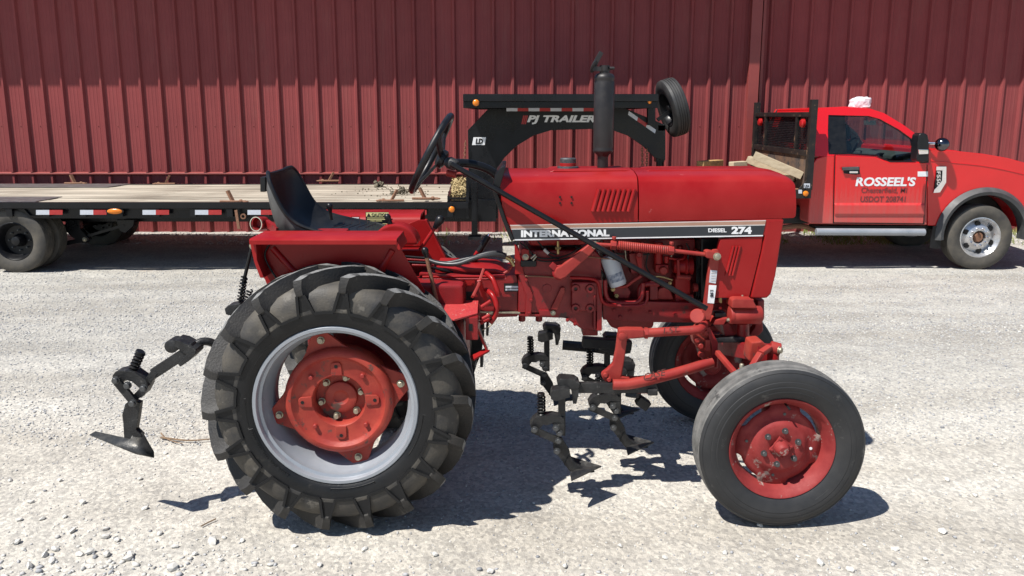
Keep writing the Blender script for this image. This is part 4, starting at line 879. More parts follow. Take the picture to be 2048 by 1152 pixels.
# hood
YH, YC, YB = 3.24, 3.49, 3.74
def hood_part(name, st, cap_front=False, mat=RED):
    rings = []
    for x, yb, ys, yt in st:
        pb, ps, pt = P(x, yb, YH), P(x, ys, YH), P(x, yt, YC); r = pt.z-ps.z
        half = [(YH+.004, pb), (YH-.003, pb.lerp(ps, .3)), (YH, pb.lerp(ps, .65)), (YH+.010, ps)]
        sec = [(q.x, y, q.z) for y, q in half]
        for dy, fr in ((.016,.20),(.025,.38),(.040,.54),(.070,.68),(.12,.84),(YC-YH,1)): sec.append((ps.x, YH+dy, ps.z+r*fr))
        sec += [(x_, 2*YC-y_, z_) for x_, y_, z_ in sec[-2::-1]]
        rings.append(sec)
    n = len(rings[0]); b = MB(); b.v = [v for r in rings for v in r]
    b.f = [(i*n+k, i*n+k+1, (i+1)*n+k+1, (i+1)*n+k) for i in range(len(rings)-1) for k in range(n-1)]+[tuple(range(n)), tuple((len(rings)-1)*n+k for k in range(n-1, -1, -1))]
    return b.obj(name, mat, T, ang=35)
hood_part('rear_hood', [(1001,388,352,334),(1004,420,356,335),(1012,440,362,336),(1020,453,368,337),(1090,450.5,367,337),(1275.5,443.5,366,335)])
hood_part('front_hood', [(1278,443.5,366,335.5),(1430,440,366,334.5),(1548,437.2,365,334),(1578,436.5,366,339),(1588,436,368,344),(1592,432,372,350)])
MB().prism([P(1003,333,YH-.01),P(1012,334,YH-.01),P(996,388,YH-.01),P(1013,440,YH-.01),P(1029,480,YH-.01),P(1022,483,YH-.01),P(1004,440,YH-.01),P(984,378,YH-.01),P(990,350,YH-.01)], (0,.44,0)).obj('dash_panel', BLK, T, .006)
def top_bead(x0, x1):
    a, b_ = P(x0, 345, YC-.1), P(x1, 343, YC-.1); z0 = P(x0, 336, YC).z-.012; z1 = P(x1, 335, YC).z-.012
    MB().prism([(a.x, YC-.12, z0), (a.x+.03, YC-.12, z0+.012), (b_.x-.04, YC-.12, z1+.012), (b_.x, YC-.12, z1)], (0,.24,0)).obj('hood_bead', RED, T, .006, segs=3)
top_bead(1095, 1268); top_bead(1284, 1548)
for i in range(8):
    x = 1198.4+10.05*i; a, b_ = P(x, 378, YH-.001), P(x-12.6, 423, YH-.006)
    o = MB().tube([a, a.lerp(b_, .02), a.lerp(b_, .5), a.lerp(b_, .98), b_], .0095, 8, 0).obj('louver', RED, T)
for x, y in ((1120,394),(1143,394),(1120,406),(1143,406)): MB().lathe(P(x, y, YH-.003), (0,-1,0), [(0,.005),(.0025,.005)], 10).obj('bolt_hole', BLK, T)
MB().lathe(P(1136,333,YC), (0,0,1), [(-.01,.052),(.0,.05),(.004,.034),(.016,.034),(.017,.038),(.036,.038),(.040,.034),(.041,.001)], 28).obj('fuel_cap', DSTEEL, T)
MB().lathe(P(1136,333,YC)+Vector((0,0,.001)), (0,0,1), [(0,.039),(.016,.0385),(.018,.036)], 28).obj('cap_neck', RED, T)
# stripe panel and lower front panel
plate('side_panel', [(1018,453.5),(1565,437),(1528,472),(1029,481)], YH+.004, .03, RED, T, .002)
for yb0, yt0, yb1, yt1, m_ in ((451.5,450.2,442,440.5,GREYS),(457.5,451.5,449,442,TAN),(459.2,457.5,450.8,449,GREYS),(478.6,459.2,470,450.8,NAVY),(481,478.6,472.4,470,WLET)):
    plate('stripe', [(1020+(yt0-450)*.3,yt0),(1532-(yt1-440)*.2,yt1),(1532-(yb1-440)*.2,yb1),(1020+(yb0-450)*.3,yb0)], YH+.001, .003, m_, T, 0)
text('lettering', 'INTERNATIONAL', 1042, 460.5, 1219, 474.5, YH-.0005, WLET, T, 0, .055, .0015, slope=-1.6)
text('lettering', 'DIESEL', 1416.5, 456.8, 1453, 464.6, YH-.0005, WLET, T, 0, .03, .0015)
text('lettering', '274', 1463, 453.4, 1503.5, 468.4, YH-.0005, WLET, T, 0, .05, .0015)
plate('front_side_panel', [(1441,478),(1526,472.2),(1522,500),(1498,596),(1424,596),(1428,540),(1434,505)], YH+.006, .03, RED, T, .003)
plate('grille_shell', [(1529,472),(1534,440),(1569,437.5),(1560,500),(1552,552),(1543,588),(1535,597),(1501,597),(1524,500)], YH+.002, .41, RED, T, .010)
for i in range(3):
    a, b_ = P(1467+6.5*i, 492, YH+.004), P(1452+6.5*i, 551, YH+.004); MB().tube([a, a.lerp(b_,.02), a.lerp(b_,.5), a.lerp(b_,.98), b_], .0065, 8, 0).obj('louver', RED, T)
# muffler with rain cap
mz = lambda y: P(1207, y, YC).z; mx = P(1207, 250, YC).x; k = PX(YC, 1.7)
MB().lathe((mx, YC, 0), (0,0,1), [(mz(338),11/k),(mz(314),11/k),(mz(310),12/k),(mz(304),19.5/k),(mz(300),20.5/k),(mz(297),19.3/k),(mz(293),20/k),(mz(164),20/k),(mz(161),19/k),(mz(158),20.4/k),(mz(153),19.8/k),(mz(148),16/k),(mz(146),9.5/k),(mz(131),9.5/k),(mz(131),7/k)], 40).obj('muffler', BLKM, T, ang=50)
MB().lathe((mx, YC, mz(142)), (0,0,1), [(0,10.5/k),(.022,10.5/k)], 24).bar((mx-.02,YC-.03,mz(139)), (mx-.065,YC-.03,mz(137)), .006, .02).cyl((mx+.02,YC-.02,mz(137)), (mx+.042,YC-.02,mz(137)), .007).obj('clamp', BLKM, T)
cc = P(1187, 133, YC-.02)
MB().lathe(cc, Vector((.78,-.45,-.42)), [(0,.028),(.003,.030),(.006,.026),(.008,.001)], 24).obj('rain_cap', BLKM, T)
MB().bar(cc, P(1203,104,YC-.02), .022, .006, (0,1,0)).obj('cap_weight', BLKM, T, .002)

# chassis
plate('transmission_case', [(838,545),(940,549),(1033,549),(1036,560),(1036,634),(985,636),(960,643),(838,643)], 3.40, .30, REDC, T, .008)
plate('top_cover', [(870,536),(960,537),(990,540),(1010,548),(868,549)], 3.42, .26, RED, T, .006)
plate('bell_housing', [(1036,549),(1040,506),(1060,500),(1190,500),(1203,515),(1204,600),(1200,640),(1197,662),(1165,660),(1131,637),(1036,634)], 3.385, .34, REDC, T, .010)
plate('housing_seam', [(1036,546),(1048,546),(1066,590),(1062,634),(1050,634),(1052,592)], 3.372, .02, REDC, T, .004)
plate('housing_rib', [(1122,575),(1129,575),(1130,584),(1115,620),(1101,619)], 3.365, .03, REDW, T, .004)
MB().lathe(P(1094,577,3.384), (0,-1,0), [(0,.022),(.003,.021),(.0035,.018)], 24).obj('cover_disc', REDC, T)
plate('case_block', [(838,560),(915,563),(916,605),(838,607)], 3.375, .03, RED, T, .005)
plate('case_pad', [(918,555),(952,554),(950,572),(918,574)], 3.385, .03, RED, T, .006)
pbox('recess_shade_plate', 920, 583, 948, 604, 3.398, .01, BLK, T)  # flat black plate: the shade inside the recess is put in as colour
pix_bolts([(903,567),(917,565)], 3.374, REDC, T, .011, .012)
for y, x1 in ((553, 1010), (558, 1012)): ptube('shift_rod', [(845,y+1),(920,y),(x1,y)], 2.6, RED if y == 553 else REDC, T, 3.355, 0)
plate('data_plate', [(1008,567),(1043,566.5),(1043,583),(1008,583.5)], 3.384-.001+.012, .004, BLK, T, 0)
for y in (574, 579.5): pbox('plate_field', 1011, y-2, 1040, y+1.5, 3.3935, .003, WTAPE, T, 0)
MB().plate([(905,622),(1080,625),(1080,628),(905,625)], 3.385, .012).obj('brake_rod', STEEL, T)
plate('rod_clevis', [(1078,620),(1111,621),(1112,632),(1079,632)], 3.375, .02, REDC, T, .003); bolt('bolt', P(1106,626,3.375), STEEL, T, .009, .01)
for x in (1044, 1078): MB().lathe(P(x,632,3.48), (0,0,-1), [(0,.017),(.022,.017),(.026,.013)], 16).obj('drain_plug', REDC, T)
plate('support_post', [(1029,490),(1036,492),(1048,548),(1030,549)], 3.37, .02, RED, T, .003)
plate('linkage_bracket', [(1042,500),(1047,497),(1058,500),(1058,520),(1044,521)], 3.36, .02, RED, T, .003); bolt('bolt', P(1051,514,3.36), STEEL, T, .011, .012)
pbox('starter_switch', 1041, 521, 1073, 534, 3.36, .04, BLK, T, .005)
MB().ptube([(1062,517,3.355),(1071,509,3.355)], 2.2, smooth=0).ptube([(1066,521,3.35),(1073,512,3.35)], 1.8, smooth=0).obj('terminals', STEEL, T)
# hitch pad with four bolts and the flange beside it
pbox('mount_pad', 1143, 564, 1200, 624, 3.345, .05, REDC, T, .012)
for x, y in ((1151,577),(1180,577),(1151,616),(1180,616)):
    MB().lathe(P(x,y,3.346), (0,-1,0), [(0,.022),(.012,.019),(.013,.009),(.004,.008)], 20).obj('boss', REDC, T); MB().lathe(P(x,y,3.339), (0,-1,0), [(0,.007),(.001,.007)], 10).obj('bolt_hole', BLK, T)
MB().pbox(1187, 590, 1192, 660, 3.34, .05).pbox(1194, 560, 1204, 662, 3.33, .05).obj('flange', REDC, T, .003)
pbox('flange_foot', 1165, 655, 1196, 672, 3.42, .1, REDC, T, .006)
plate('frame_rail', [(1204,600),(1300,603),(1442,607),(1442,646),(1300,645),(1206,640)], 3.375, .05, REDC, T, .006)
plate('far_frame_rail', [(1204,600),(1300,603),(1442,607),(1442,642),(1300,642),(1206,640)], 3.68, .05, REDC, T, .006)
plate('oil_pan', [(1206,630),(1310,636),(1306,657),(1240,661),(1222,655)], 3.45, .2, REDC, T, .01)
ptube('hydraulic_tube', [(1140,555),(1170,556),(1188,559),(1197,567),(1201,590),(1205,603),(1215,609),(1232,610)], 3.4, RED, T, 3.325)
ptube('hydraulic_tube', [(1210,560),(1211,585),(1217,599),(1230,605),(1250,606),(1272,605),(1283,596),(1285,580),(1286,566)], 4.6, REDC, T, 3.345)
ptube('hydraulic_tube', [(1208,605),(1230,611),(1280,611),(1293,602),(1295,582)], 3.2, REDC, T, 3.335)
# engine
pbox('engine_block', 1206, 478, 1392, 606, 3.50, .20, REDC, T, .01)
plate('fuel_tank', [(1050,470),(1175,472),(1172,491),(1060,493)], 3.40, .28, RED, T, .015)
pbox('air_box', 1072, 486, 1160, 505, 3.48, .2, BLK, T, .01)
fa, fb = P(1217,511,3.40), P(1237,571,3.385); L_ = (fb-fa).length
MB().lathe(fa, fb-fa, [(0,.012),(0,.032),(.004,.038),(.014,.0415),(L_-.012,.0415),(L_-.005,.039),(L_,.036),(L_,.001)], 32).obj('oil_filter', M('filter_white', (.50,.54,.57), (.44,.47,.5), 20, .4), T)
o = MB(); ax_, u_, v_ = axes(fb-fa)
for t in (.085, .125):
    for k2 in range(9):
        an = 0
        d_ = Vector((0,-1,0)); d_ = (d_-ax_*d_.dot(ax_)).normalized(); e_ = ax_.cross(d_); an = (k2-4)*.22; o.v.append(tuple(fa+ax_*t+(d_*math.cos(an)+e_*math.sin(an))*.0422))
o.f = [(k2, k2+1, k2+10, k2+9) for k2 in range(8)]; o.obj('filter_label', M('blue_grey_print', (.10,.13,.19), (.45,.48,.52), 70, .5), T)
ptube('filter_strap', [(1160,500),(1185,512),(1205,530),(1212,548)], 4.5, REDC, T, 3.42)
ptube('throttle_rod', [(1153,511),(1210,517),(1252,522)], 1.3, RUST, T, 3.36, 0)
plate('injection_pump', [(1258,507),(1286,505),(1290,545),(1262,548)], 3.43, .08, REDC, T, .006)
for x in (1262, 1270, 1278): MB().cyl(P(x,509,3.45), P(x,499,3.45), .009, 8).obj('pump_outlet', REDC, T)
plate('pump_lever', [(1272,515),(1278,500),(1284,502),(1284,538),(1278,538)], 3.40, .012, RED, T, .003)
MB().lathe(P(1277,508,3.40), (0,-1,0), [(0,.014),(.02,.014),(.024,.01)], 12).obj('governor_knob', REDC, T)
MB().cyl(P(1317,484,3.45), P(1317,530,3.45), .021).obj('coolant_pipe', RED, T)
pbox('thermostat_housing', 1311, 529, 1338, 547, 3.42, .06, RED, T, .008)
MB().lathe(P(1326,540,3.42), (0,-1,0), [(0,.019),(.018,.019),(.022,.015)], 24).obj('round_cap', REDW, T)
ptube('coolant_tube', [(1333,515,3.42),(1350,518,3.42),(1365,518,3.42),(1371,510,3.43),(1373,500,3.45)], 2.4, RED, T)
MB().cyl(P(1333,512,3.42), P(1333,526,3.42), .012, 10).obj('valve', RED, T)
MB().lathe(P(1346,532,3.45), (1,0,0), [(0,.03),(.01,.038),(.05,.042),(.055,.05),(.063,.05),(.067,.042),(.09,.042),(.095,.03)], 32).obj('alternator', RED, T, ang=30)
plate('alternator_strap', [(1354,520),(1359,520),(1361,560),(1355,562)], 3.40, .012, RED, T, .002)
pbox('timing_case', 1350, 553, 1382, 604, 3.41, .09, RED, T, .012)
MB().cyl(P(1353,553,3.41), P(1381,555,3.41), .012, 12).cyl(P(1366,594,3.405), P(1386,594,3.405), .013, 12).cyl(P(1386,575,3.43), P(1395,575,3.43), .02, 14).obj('timing_boss', REDW, T)
plate('water_pump', [(1392,500),(1400,500),(1400,590),(1392,590)], 3.44, .16, REDC, T, .006)
plate('hydraulic_pump', [(1315,585),(1318,577),(1330,574),(1340,579),(1347,596),(1347,600),(1314,600)], 3.40, .09, REDW, T, .008)
ptube('elbow_pipe', [(1318,568),(1295,568),(1283,572),(1280,585),(1280,594)], 6, REDC, T, 3.40)
pbox('pump_flange', 1300, 562, 1316, 600, 3.39, .06, REDC, T, .004)
plate('fuel_filter_base', [(1228,575),(1255,572),(1262,585),(1258,598),(1234,598),(1226,588)], 3.40, .08, REDC, T, .006)
for x, y in ((1233,592),(1226,579)): bolt('banjo_bolt', P(x,y,3.40), BRASS, T, .008, .012)
ptube('fuel_line', [(1228,572),(1250,573),(1265,563),(1282,552)], 3.2, REDW, T, 3.38)
for pth in ([(1048,480),(1062,505),(1085,517),(1130,512),(1160,495)],[(1075,482),(1090,500),(1100,512),(1118,518)],[(1090,495),(1100,505),(1113,510)],[(1040,485),(1056,498),(1075,520),(1110,522),(1140,515)]): ptube('wiring', pth, 1.5, BLK, T, 3.37)
MB().ptube([(1088,499),(1097,507)], 3.2, 3.36, smooth=0).obj('wire_plug', GREYS, T)
MB().cyl(P(1116,482,3.37), P(1116,508,3.37), .006, 8).cyl(P(1110,496,3.37), P(1122,496,3.37), .007, 8).obj('fuel_cock', BRASS, T)
pbox('radiator_shroud', 1402, 476, 1441, 604, 3.40, .3, BLK, T, .01)
pbox('head_cover', 1300, 470, 1402, 500, 3.52, .18, REDC, T, .01)  # cast-red box at the front top of the engine block
MB().lathe(P(1398,540,3.54), (1,0,0), [(0,.13),(.006,.13)], 28).obj('fan', BLK, T)
for k in range(7): MB().cyl(P(1240+20*k,492,3.49), P(1240+20*k,504,3.49), .012, 10).obj('manifold_stud', REDC, T)
ptube('injector_pipe', [(1264,500),(1266,490),(1285,486),(1300,489)], 1.6, REDC, T, 3.46); ptube('injector_pipe', [(1272,500),(1276,492),(1305,490),(1330,492)], 1.6, REDC, T, 3.45)
ptube('hose', [(1285,484),(1284,498),(1278,505)], 2, REDC, T, 3.42)
# lift linkage
plate('rock_arm', [(1113,537),(1108,548),(1111,556),(1121,560),(1131,555),(1183,508),(1197,492),(1194,484),(1185,483),(1124,531)], 3.235, .03, REDW, T, .006)
bolt('pin', P(1190,490,3.235), STEEL, T, .013, .014)
plate('arm_tab', [(1098,533),(1106,524),(1116,533),(1108,542)], 3.26, .012, REDC, T, .002)
MB().cyl(P(1120,545,3.262), P(1120,545,3.42), .035).obj('rock_shaft', REDC, T)
ptube('spring_rod', [(1192,489),(1226,491),(1342,501),(1420,510)], 4.2, REDW, T, 3.225, 0)
MB().helix(P(1235,490.5,3.225), P(1338,500.5,3.225), .0165, .0042, 26).obj('lift_spring', REDW, T)
MB().cyl(P(1235,490.5,3.225), P(1338,500.5,3.225), .0145, 14).obj('spring_core', REDC, T)
for x, y in ((1227,490.3),(1342,500.8)):
    MB().cyl(P(x-6,y-.5,3.225), P(x+5,y+.5,3.225), .021, 8).obj('spring_collar', REDW, T)
    MB().cyl(P(x+1,y-6,3.225), P(x+1.5,y-15,3.225), .005, 8).cyl(P(x+1,y-12,3.225), P(x+1.5,y-17,3.225), .010, 6).obj('set_screw', REDW, T)
plate('rod_fork', [(1411,503),(1418,501),(1440,506),(1441,518),(1434,521),(1412,516)], 3.205, .045, REDW, T, .006); bolt('pin', P(1434,513,3.205), STEEL, T, .013, .014)
plate('lift_lever', [(1426,500),(1436,499),(1440,508),(1437,530),(1434,560),(1427,615),(1421,640),(1400,640),(1408,606),(1413,570),(1417,535),(1421,510)], 3.235, .022, REDW, T, .004)
plate('decal', [(1421,540),(1434.5,541.5),(1431.5,567),(1418,565)], 3.2335, .002, WTAPE, T, 0)
plate('decal', [(1418,570),(1433,571),(1428,607),(1415,606)], 3.2335, .002, WHITE, T, 0)
text('lettering', '1.98', 1420, 580, 1427, 594, 3.2315, NAVY, T, 0, .03, .001, vert=True)
for k in range(4): pbox('decal_line', 1422.5, 545+5*k, 1431, 546.6+5*k, 3.2318, .001, GREYS, T, 0)
MB().cyl(P(1394,632,3.24), P(1412,641,3.42), .034).obj('cross_shaft', REDW, T)
ptube('upper_link', [(1408,648,3.24),(1403,656,3.2),(1392,660,3.18),(1340,663,3.18),(1290,666,3.18),(1262,668.5,3.18)], 9, REDW, T, seg=16)
MB().lathe(P(1289,666,3.18), Vector((1,0,-.03)), [(0,.026),(.014,.026)], 6).obj('lock_nut', REDW, T)
plate('link_fork', [(1237,660),(1254,658.5),(1289,659),(1289,675),(1250,680),(1238,674)], 3.155, .05, REDW, T, .008)
bolt('pin', P(1244,672,3.155), REDW, T, .017, .012)
text('lettering', '1.5T', 1327, 656, 1358, 668, 3.178-.0255, DKRED, T, .1, .02, .0008, slope=-3)
plate('drop_bracket', [(1236,668),(1240,661),(1252,663),(1256,672),(1249,722),(1244,753),(1262,758),(1232,768),(1212,766),(1204,756),(1203,748),(1214,740),(1226,728),(1232,700)], 3.17, .035, REDW, T, .008)
pix_bolts([(1210,748),(1217,757)], 3.168, REDW, T, .010, .02)
plate('drop_gusset', [(1222,760),(1300,757),(1309,765),(1311,790),(1300,789),(1222,786)], 3.19, .05, REDW, T, .008)
ptube('lower_link', [(1226,769,3.13),(1260,768,3.13),(1310,757,3.15),(1365,742,3.18),(1424,724,3.22)], 10.5, REDW, T, seg=16)
text('lettering', 'CASE', 1287, 748, 1331, 762, 3.119, DKRED, T, .1, .02, .001, slope=-11)
# front end
plate('front_casting', [(1425,598),(1530,599),(1530,640),(1510,650),(1425,646)], 3.38, .32, REDC, T, .01)
plate('casting_shelf', [(1430,640),(1456,636),(1448,650),(1425,650)], 3.25, .1, REDW, T, .004)
MB().cyl(P(1462,629,3.25), P(1522,630,3.25), .042, 24).obj('steering_gear', REDW, T, ang=50)
MB().lathe(P(1457,629,3.25), (1,0,0), [(0,.03),(.003,.042),(.016,.045),(.018,.04)], 20).obj('gear_end_cap', REDW, T)
bolt('bolt', P(1458,640,3.24), STEEL, T, .008, .01, (-1,0,0))
plate('gear_top', [(1464,600),(1470,597),(1505,598),(1513,612),(1515,618),(1463,617)], 3.20, .09, REDW, T, .008)
for x, y in ((1475,604),(1503,604)): MB().lathe(P(x,y,3.215), (0,0,1), [(0,.010),(.012,.010),(.014,.007)], 6).obj('bolt', REDW, T)
MB().lathe(P(1484,598,3.25), (0,0,1), [(0,.006),(.018,.006),(.02,.004)], 8).obj('filler_screw', STEEL, T)
pbox('front_bracket', 1515, 602, 1528, 642, 3.30, .3, REDC, T, .006)
plate('axle_hanger', [(1514,640),(1526,645),(1527,662),(1518,672),(1498,672),(1510,655)], 3.33, .05, REDW, T, .006)
MB().pbox(1440, 592, 1444, 606, 3.33, .02).obj('latch_pin', BRASS, T)
pbox('connector', 1430, 626, 1453, 636, 3.27, .05, PLAS, T, .005)
MB().cyl(P(1486,645,3.3), P(1486,676,3.3), .028).obj('pitman_shaft', REDC, T)
plate('pitman_arm', [(1430,676),(1490,674),(1492,686),(1430,686)], 3.27, .05, BLKC, T, .006)
plate('axle_pivot', [(1440,648),(1505,648),(1500,675),(1450,676)], 3.42, .2, REDC, T, .01)
MB().bar(P(1440,690,3.5), P(1530,706,3.12), .07, .075).obj('axle_beam', REDC, T, .006); MB().bar(P(1440,690,3.5), P(1495,662,4.0), .07, .07).obj('axle_beam', REDC, T, .006)
plate('axle_end', [(1497,722),(1503,685),(1524,682),(1537,693),(1540,702),(1518,728)], 3.12, .09, REDO, T, .008)
MB().cyl(P(1546,689,3.11), P(1546,745,3.10), .026).obj('kingpin_housing', RED, T)
MB().cyl(P(1540,695,3.11), P(1560,700,3.10), .030).obj('kingpin_cap', REDW, T); bolt('bolt', P(1558,700,3.08), STEEL, T, .013, .014, (.7,-.7,0))
MB().cyl(Vector((FC.x,3.12,FC.z)), Vector((FC.x,2.92,FC.z)), .032).obj('stub_axle', REDC, T)
MB().cyl(P(1546,740,3.10), Vector((FC.x,3.10,FC.z)), .03).obj('spindle', REDC, T)
MB().cyl(Vector((FC.x-.02,4.15,FC.z)), Vector((FC.x-.02,3.92,FC.z)), .034).cyl(Vector((FC.x-.02,3.92,FC.z)), Vector((FC.x-.02,3.92,.56)), .03).obj('far_spindle', REDC, T)
MB().cyl(Vector((FC.x-.02,3.93,FC.z)), Vector((FC.x-.02,4.03,FC.z)), .05).obj('far_hub', REDC, T)
MB().bar(P(1540,694,3.09), P(1522,706,3.06), .03, .022).bar(P(1522,706,3.06), P(1502,738,3.04), .03, .022).bar(P(1502,738,3.04), P(1478,743,3.04), .035, .022).obj('steering_arm', REDW, T, .005)
MB().bar(P(1434,704,3.2), P(1470,746,3.06), .022, .022).obj('tie_rod', REDW, T, .004); MB().lathe(P(1483,738,3.04), (0,0,1), [(0,.010),(.02,.010),(.024,.007)], 6).obj('tie_rod_nut', STEEL, T)
plate('lift_casting', [(1385,668),(1398,655),(1412,652),(1420,672),(1426,700),(1424,724),(1405,722),(1398,700),(1390,690)], 3.26, .08, REDO, T, .010)
for x, y in ((1393,678),(1400,690),(1402,708),(1411,664)): bolt('casting_bolt', P(x,y,3.26), REDW, T, .012, .02)
plate('casting_strap', [(1412,655),(1420,655),(1436,685),(1434,735),(1424,735),(1424,695)], 3.24, .012, REDC, T, .002)
pbox('casting_block', 1411, 680, 1421, 702, 3.235, .02, REDW, T, .003)
plate('front_gusset', [(1445,650),(1458,645),(1470,672),(1450,672)], 3.3, .06, REDC, T, .004)

# bolts, lines and small fittings over the castings
pix_bolts([(850+22*k, 556) for k in range(8)]+[(1045,512),(1052,560),(1062,600),(1058,626),(1070,506),(1130,506),(1160,506),(1185,508),(1135,640),(1150,648)], 3.372, REDC, T, .007, .010, 'casting_bolt')
pix_bolts([(1354,558),(1378,558),(1354,600),(1378,601)], 3.409, REDC, T, .006, .008, 'casting_bolt')
pix_bolts([(1228,620),(1260,622),(1300,624),(1350,628),(1395,632),(1240,634)], 3.374, REDC, T, .008, .010, 'casting_bolt')
pix_bolts([(1440,615),(1440,640),(1508,612),(1508,640)], 3.378, REDC, T, .008, .010, 'casting_bolt')
for pth, Y, r, m_ in (([(1210,486),(1225,500),(1232,512)],3.44,1.6,BLK),([(1240,484),(1250,500),(1252,518),(1262,530)],3.42,1.4,STEEL),([(1290,484),(1296,505),(1292,530),(1300,548)],3.43,1.6,BLK),([(1340,484),(1345,500),(1342,515)],3.43,1.5,STEEL),
   ([(1372,486),(1378,500),(1376,520),(1384,545)],3.42,1.8,BLK),([(1150,492),(1170,505),(1180,525),(1205,545),(1215,575)],3.40,2.2,BLK),([(1050,552),(1085,553),(1120,556)],3.37,1.6,RUST),([(1296,555),(1320,553),(1345,560)],3.40,1.8,BRASS)):
    ptube('engine_line', pth, r, m_, T, Y)
for x, y in ((1252,522),(1296,548),(1301,553),(1322,566),(1340,566)): bolt('union_nut', P(x, y, 3.40), BRASS, T, .006, .012)
for x, y, r in ((1392,520,.05),(1392,585,.045)): MB().lathe(P(x,y,3.47), (1,0,0), [(0,r),(.006,r),(.012,r*.85),(.018,r),(.024,r)], 28).obj('pulley', BLKC, T)
MB().bar(P(1396,512,3.44), P(1396,592,3.44), .02, .008, (0,1,0)).obj('fan_belt', BLK, T)
plate('head_gasket_edge', [(1206,506),(1300,508),(1300,511),(1206,509)], 3.492, .02, BLKC, T, 0)
plate('pan_flange', [(1206,628),(1310,632),(1310,636),(1206,632)], 3.44, .2, REDC, T, .002)
# steering
sc_ = P(863, 307, 3.42); ax_ = Vector((-.882,0,.471))
b = MB(); _, u_, v_ = axes(ax_)
b.tube([sc_+(u_*math.cos(6.28318*k/40)+v_*math.sin(6.28318*k/40))*.193 for k in range(41)], .0155, 12, 0); swl = b.obj('steering_wheel', PLAS, T)
hubp = sc_-ax_*.055
for k in range(3):
    a = R(90+120*k); MB().bar(hubp, sc_+(u_*math.cos(a)+v_*math.sin(a))*.186, .032, .014, tuple(ax_)).obj('spoke', PLAS, swl, .004)
MB().lathe(hubp-ax_*.02, ax_, [(0,.03),(.01,.045),(.03,.045),(.042,.035),(.046,.02),(.047,.001)], 24).obj('wheel_hub', PLAS, swl)
ptube('steering_column', [(880,318,3.42),(905,326,3.42),(935,327,3.45),(968,335,3.47),(990,348,3.48),(1004,366,3.48)], 9, BLK, T, seg=14)
MB().lathe(P(893,323,3.30), Vector((.85,-.5,-.3)), [(0,.02),(.02,.028),(.05,.026),(.06,.018)], 16).obj('universal_joint', BLKC, T)
ptube('steering_shaft', [(902,328,3.215),(1413,617,3.16)], 5.6, BLK, T, smooth=0, seg=14)
plate('column_bracket', [(898,322),(912,328),(908,340),(896,332)], 3.215, .2, BLKC, T, .004)
MB().cyl(P(893,345,3.44), P(912,350,3.44), .016).obj('throttle_lever', REDW, T)
# near fender
YN0, YN1 = 2.985, 3.20; zf = P(650, 478, YN0).z; zl = P(650, 489, YN0).z
xa, xb = P(498, 478, YN0).x, P(793, 483, YN0).x
fd = MB(); 
prof = [(YN0,zl),(YN0,zf-.006),(YN0+.008,zf),(YN1-.008,zf+.002),(YN1,zf-.006),(YN1,zf-.03),(YN1-.004,zf-.03),(YN1-.004,zf-.008),(YN0+.010,zf-.006),(YN0+.005,zf-.010),(YN0+.005,zl)]
fd.prism([(xa, y, z) for y, z in prof], (xb-xa,0,0)); fender = fd.obj('fender', RED, T)
plate('fender_nose', [(793,479),(800,492),(803,500),(797,503),(790,490)], YN0+.003, .19, RED, T, .006)
side = [(512,488),(799,488),(806,505),(846,575),(862,604),(862,640),(560,640),(530,560),(516,540),(513,520)]
MB().plate(side, 3.075, .006).obj('fender_side', RED, fender, .002)
for pth in ([(545,496),(585,540),(640,585)], [(785,500),(762,540),(738,580)]): 
    pp = [P(x,y,3.075) for x, y in pth]; MB().tube([pp[0], pp[0].lerp(pp[-1],.03), pp[1], pp[0].lerp(pp[-1],.97), pp[-1]], .014, 10, 0).obj('stamped_rib', RED, fender)
plate('fender_back', [(500,488),(512,488),(514,520),(528,556),(520,556),(508,525)], 3.0, .19, RED, fender, .003)
ptube('fender_wire', [(553,476,3.05),(535,495,3.06),(530,515,3.06),(545,545,3.06),(570,580,3.06)], 2, BLK, T)
# far fender
YFA, YFB = 3.66, 3.97
zf2 = P(700, 418.5, YFB).z; xa2, xb2 = P(498, 478, YN0).x+.02, P(850, 419, YFB).x
fd = MB(); prof = [(YFB,zf2-.06),(YFB,zf2-.008),(YFB-.012,zf2),(YFA+.14,zf2-.002),(YFA+.10,zf2-.010),(YFA+.085,zf2-.03),(YFA+.08,zf2-.16),(YFA+.09,zf2-.16),(YFA+.095,zf2-.035),(YFA+.11,zf2-.018),(YFB-.016,zf2-.008),(YFB-.006,zf2-.06)]
ff = fd.prism([(xa2, y, z) for y, z in prof], (xb2-xa2,0,0)).obj('far_fender', RED, T, ang=50)
plate('far_fender_front', [(806,452),(836,440),(852,440),(905,545),(890,548),(820,545),(790,500)], YFA+.082, .012, RED, ff, .002)
MB().plate([(848,440),(853,440),(907,545),(902,545)], YFA+.05, .045).obj('fender_lip', RED, ff, .003)
plate('caution_label', [(731,424),(777,424),(777.5,462),(732,462)], YFA+.077, .002, BLK, ff, 0)
pbox('label_header', 732, 425, 777, 433, YFA+.0755, .0012, YEL, ff, 0)
text('lettering', 'CAUTION', 743, 426.5, 775, 432, YFA+.0745, BLK, ff, 0, .01, .0008)
plate('warning_triangle', [(737.5,426),(741,432),(734,432)], YFA+.0745, .0008, BLK, ff, 0)
for k in range(9):
    w_ = (42, 43, 30, 20, 40, 33, 42, 38, 26)[k]; pbox('label_line', 734, 435.5+2.9*k, 734+w_, 436.6+2.9*k, YFA+.0757, .0012, YEL, ff, 0)
plate('small_label', [(702,432),(720,432),(720,440),(702,440)], YFA+.077, .002, RTAPE, ff, 0); pbox('label_line', 704, 434.5, 718, 437, YFA+.0757, .001, WLET, ff, 0)
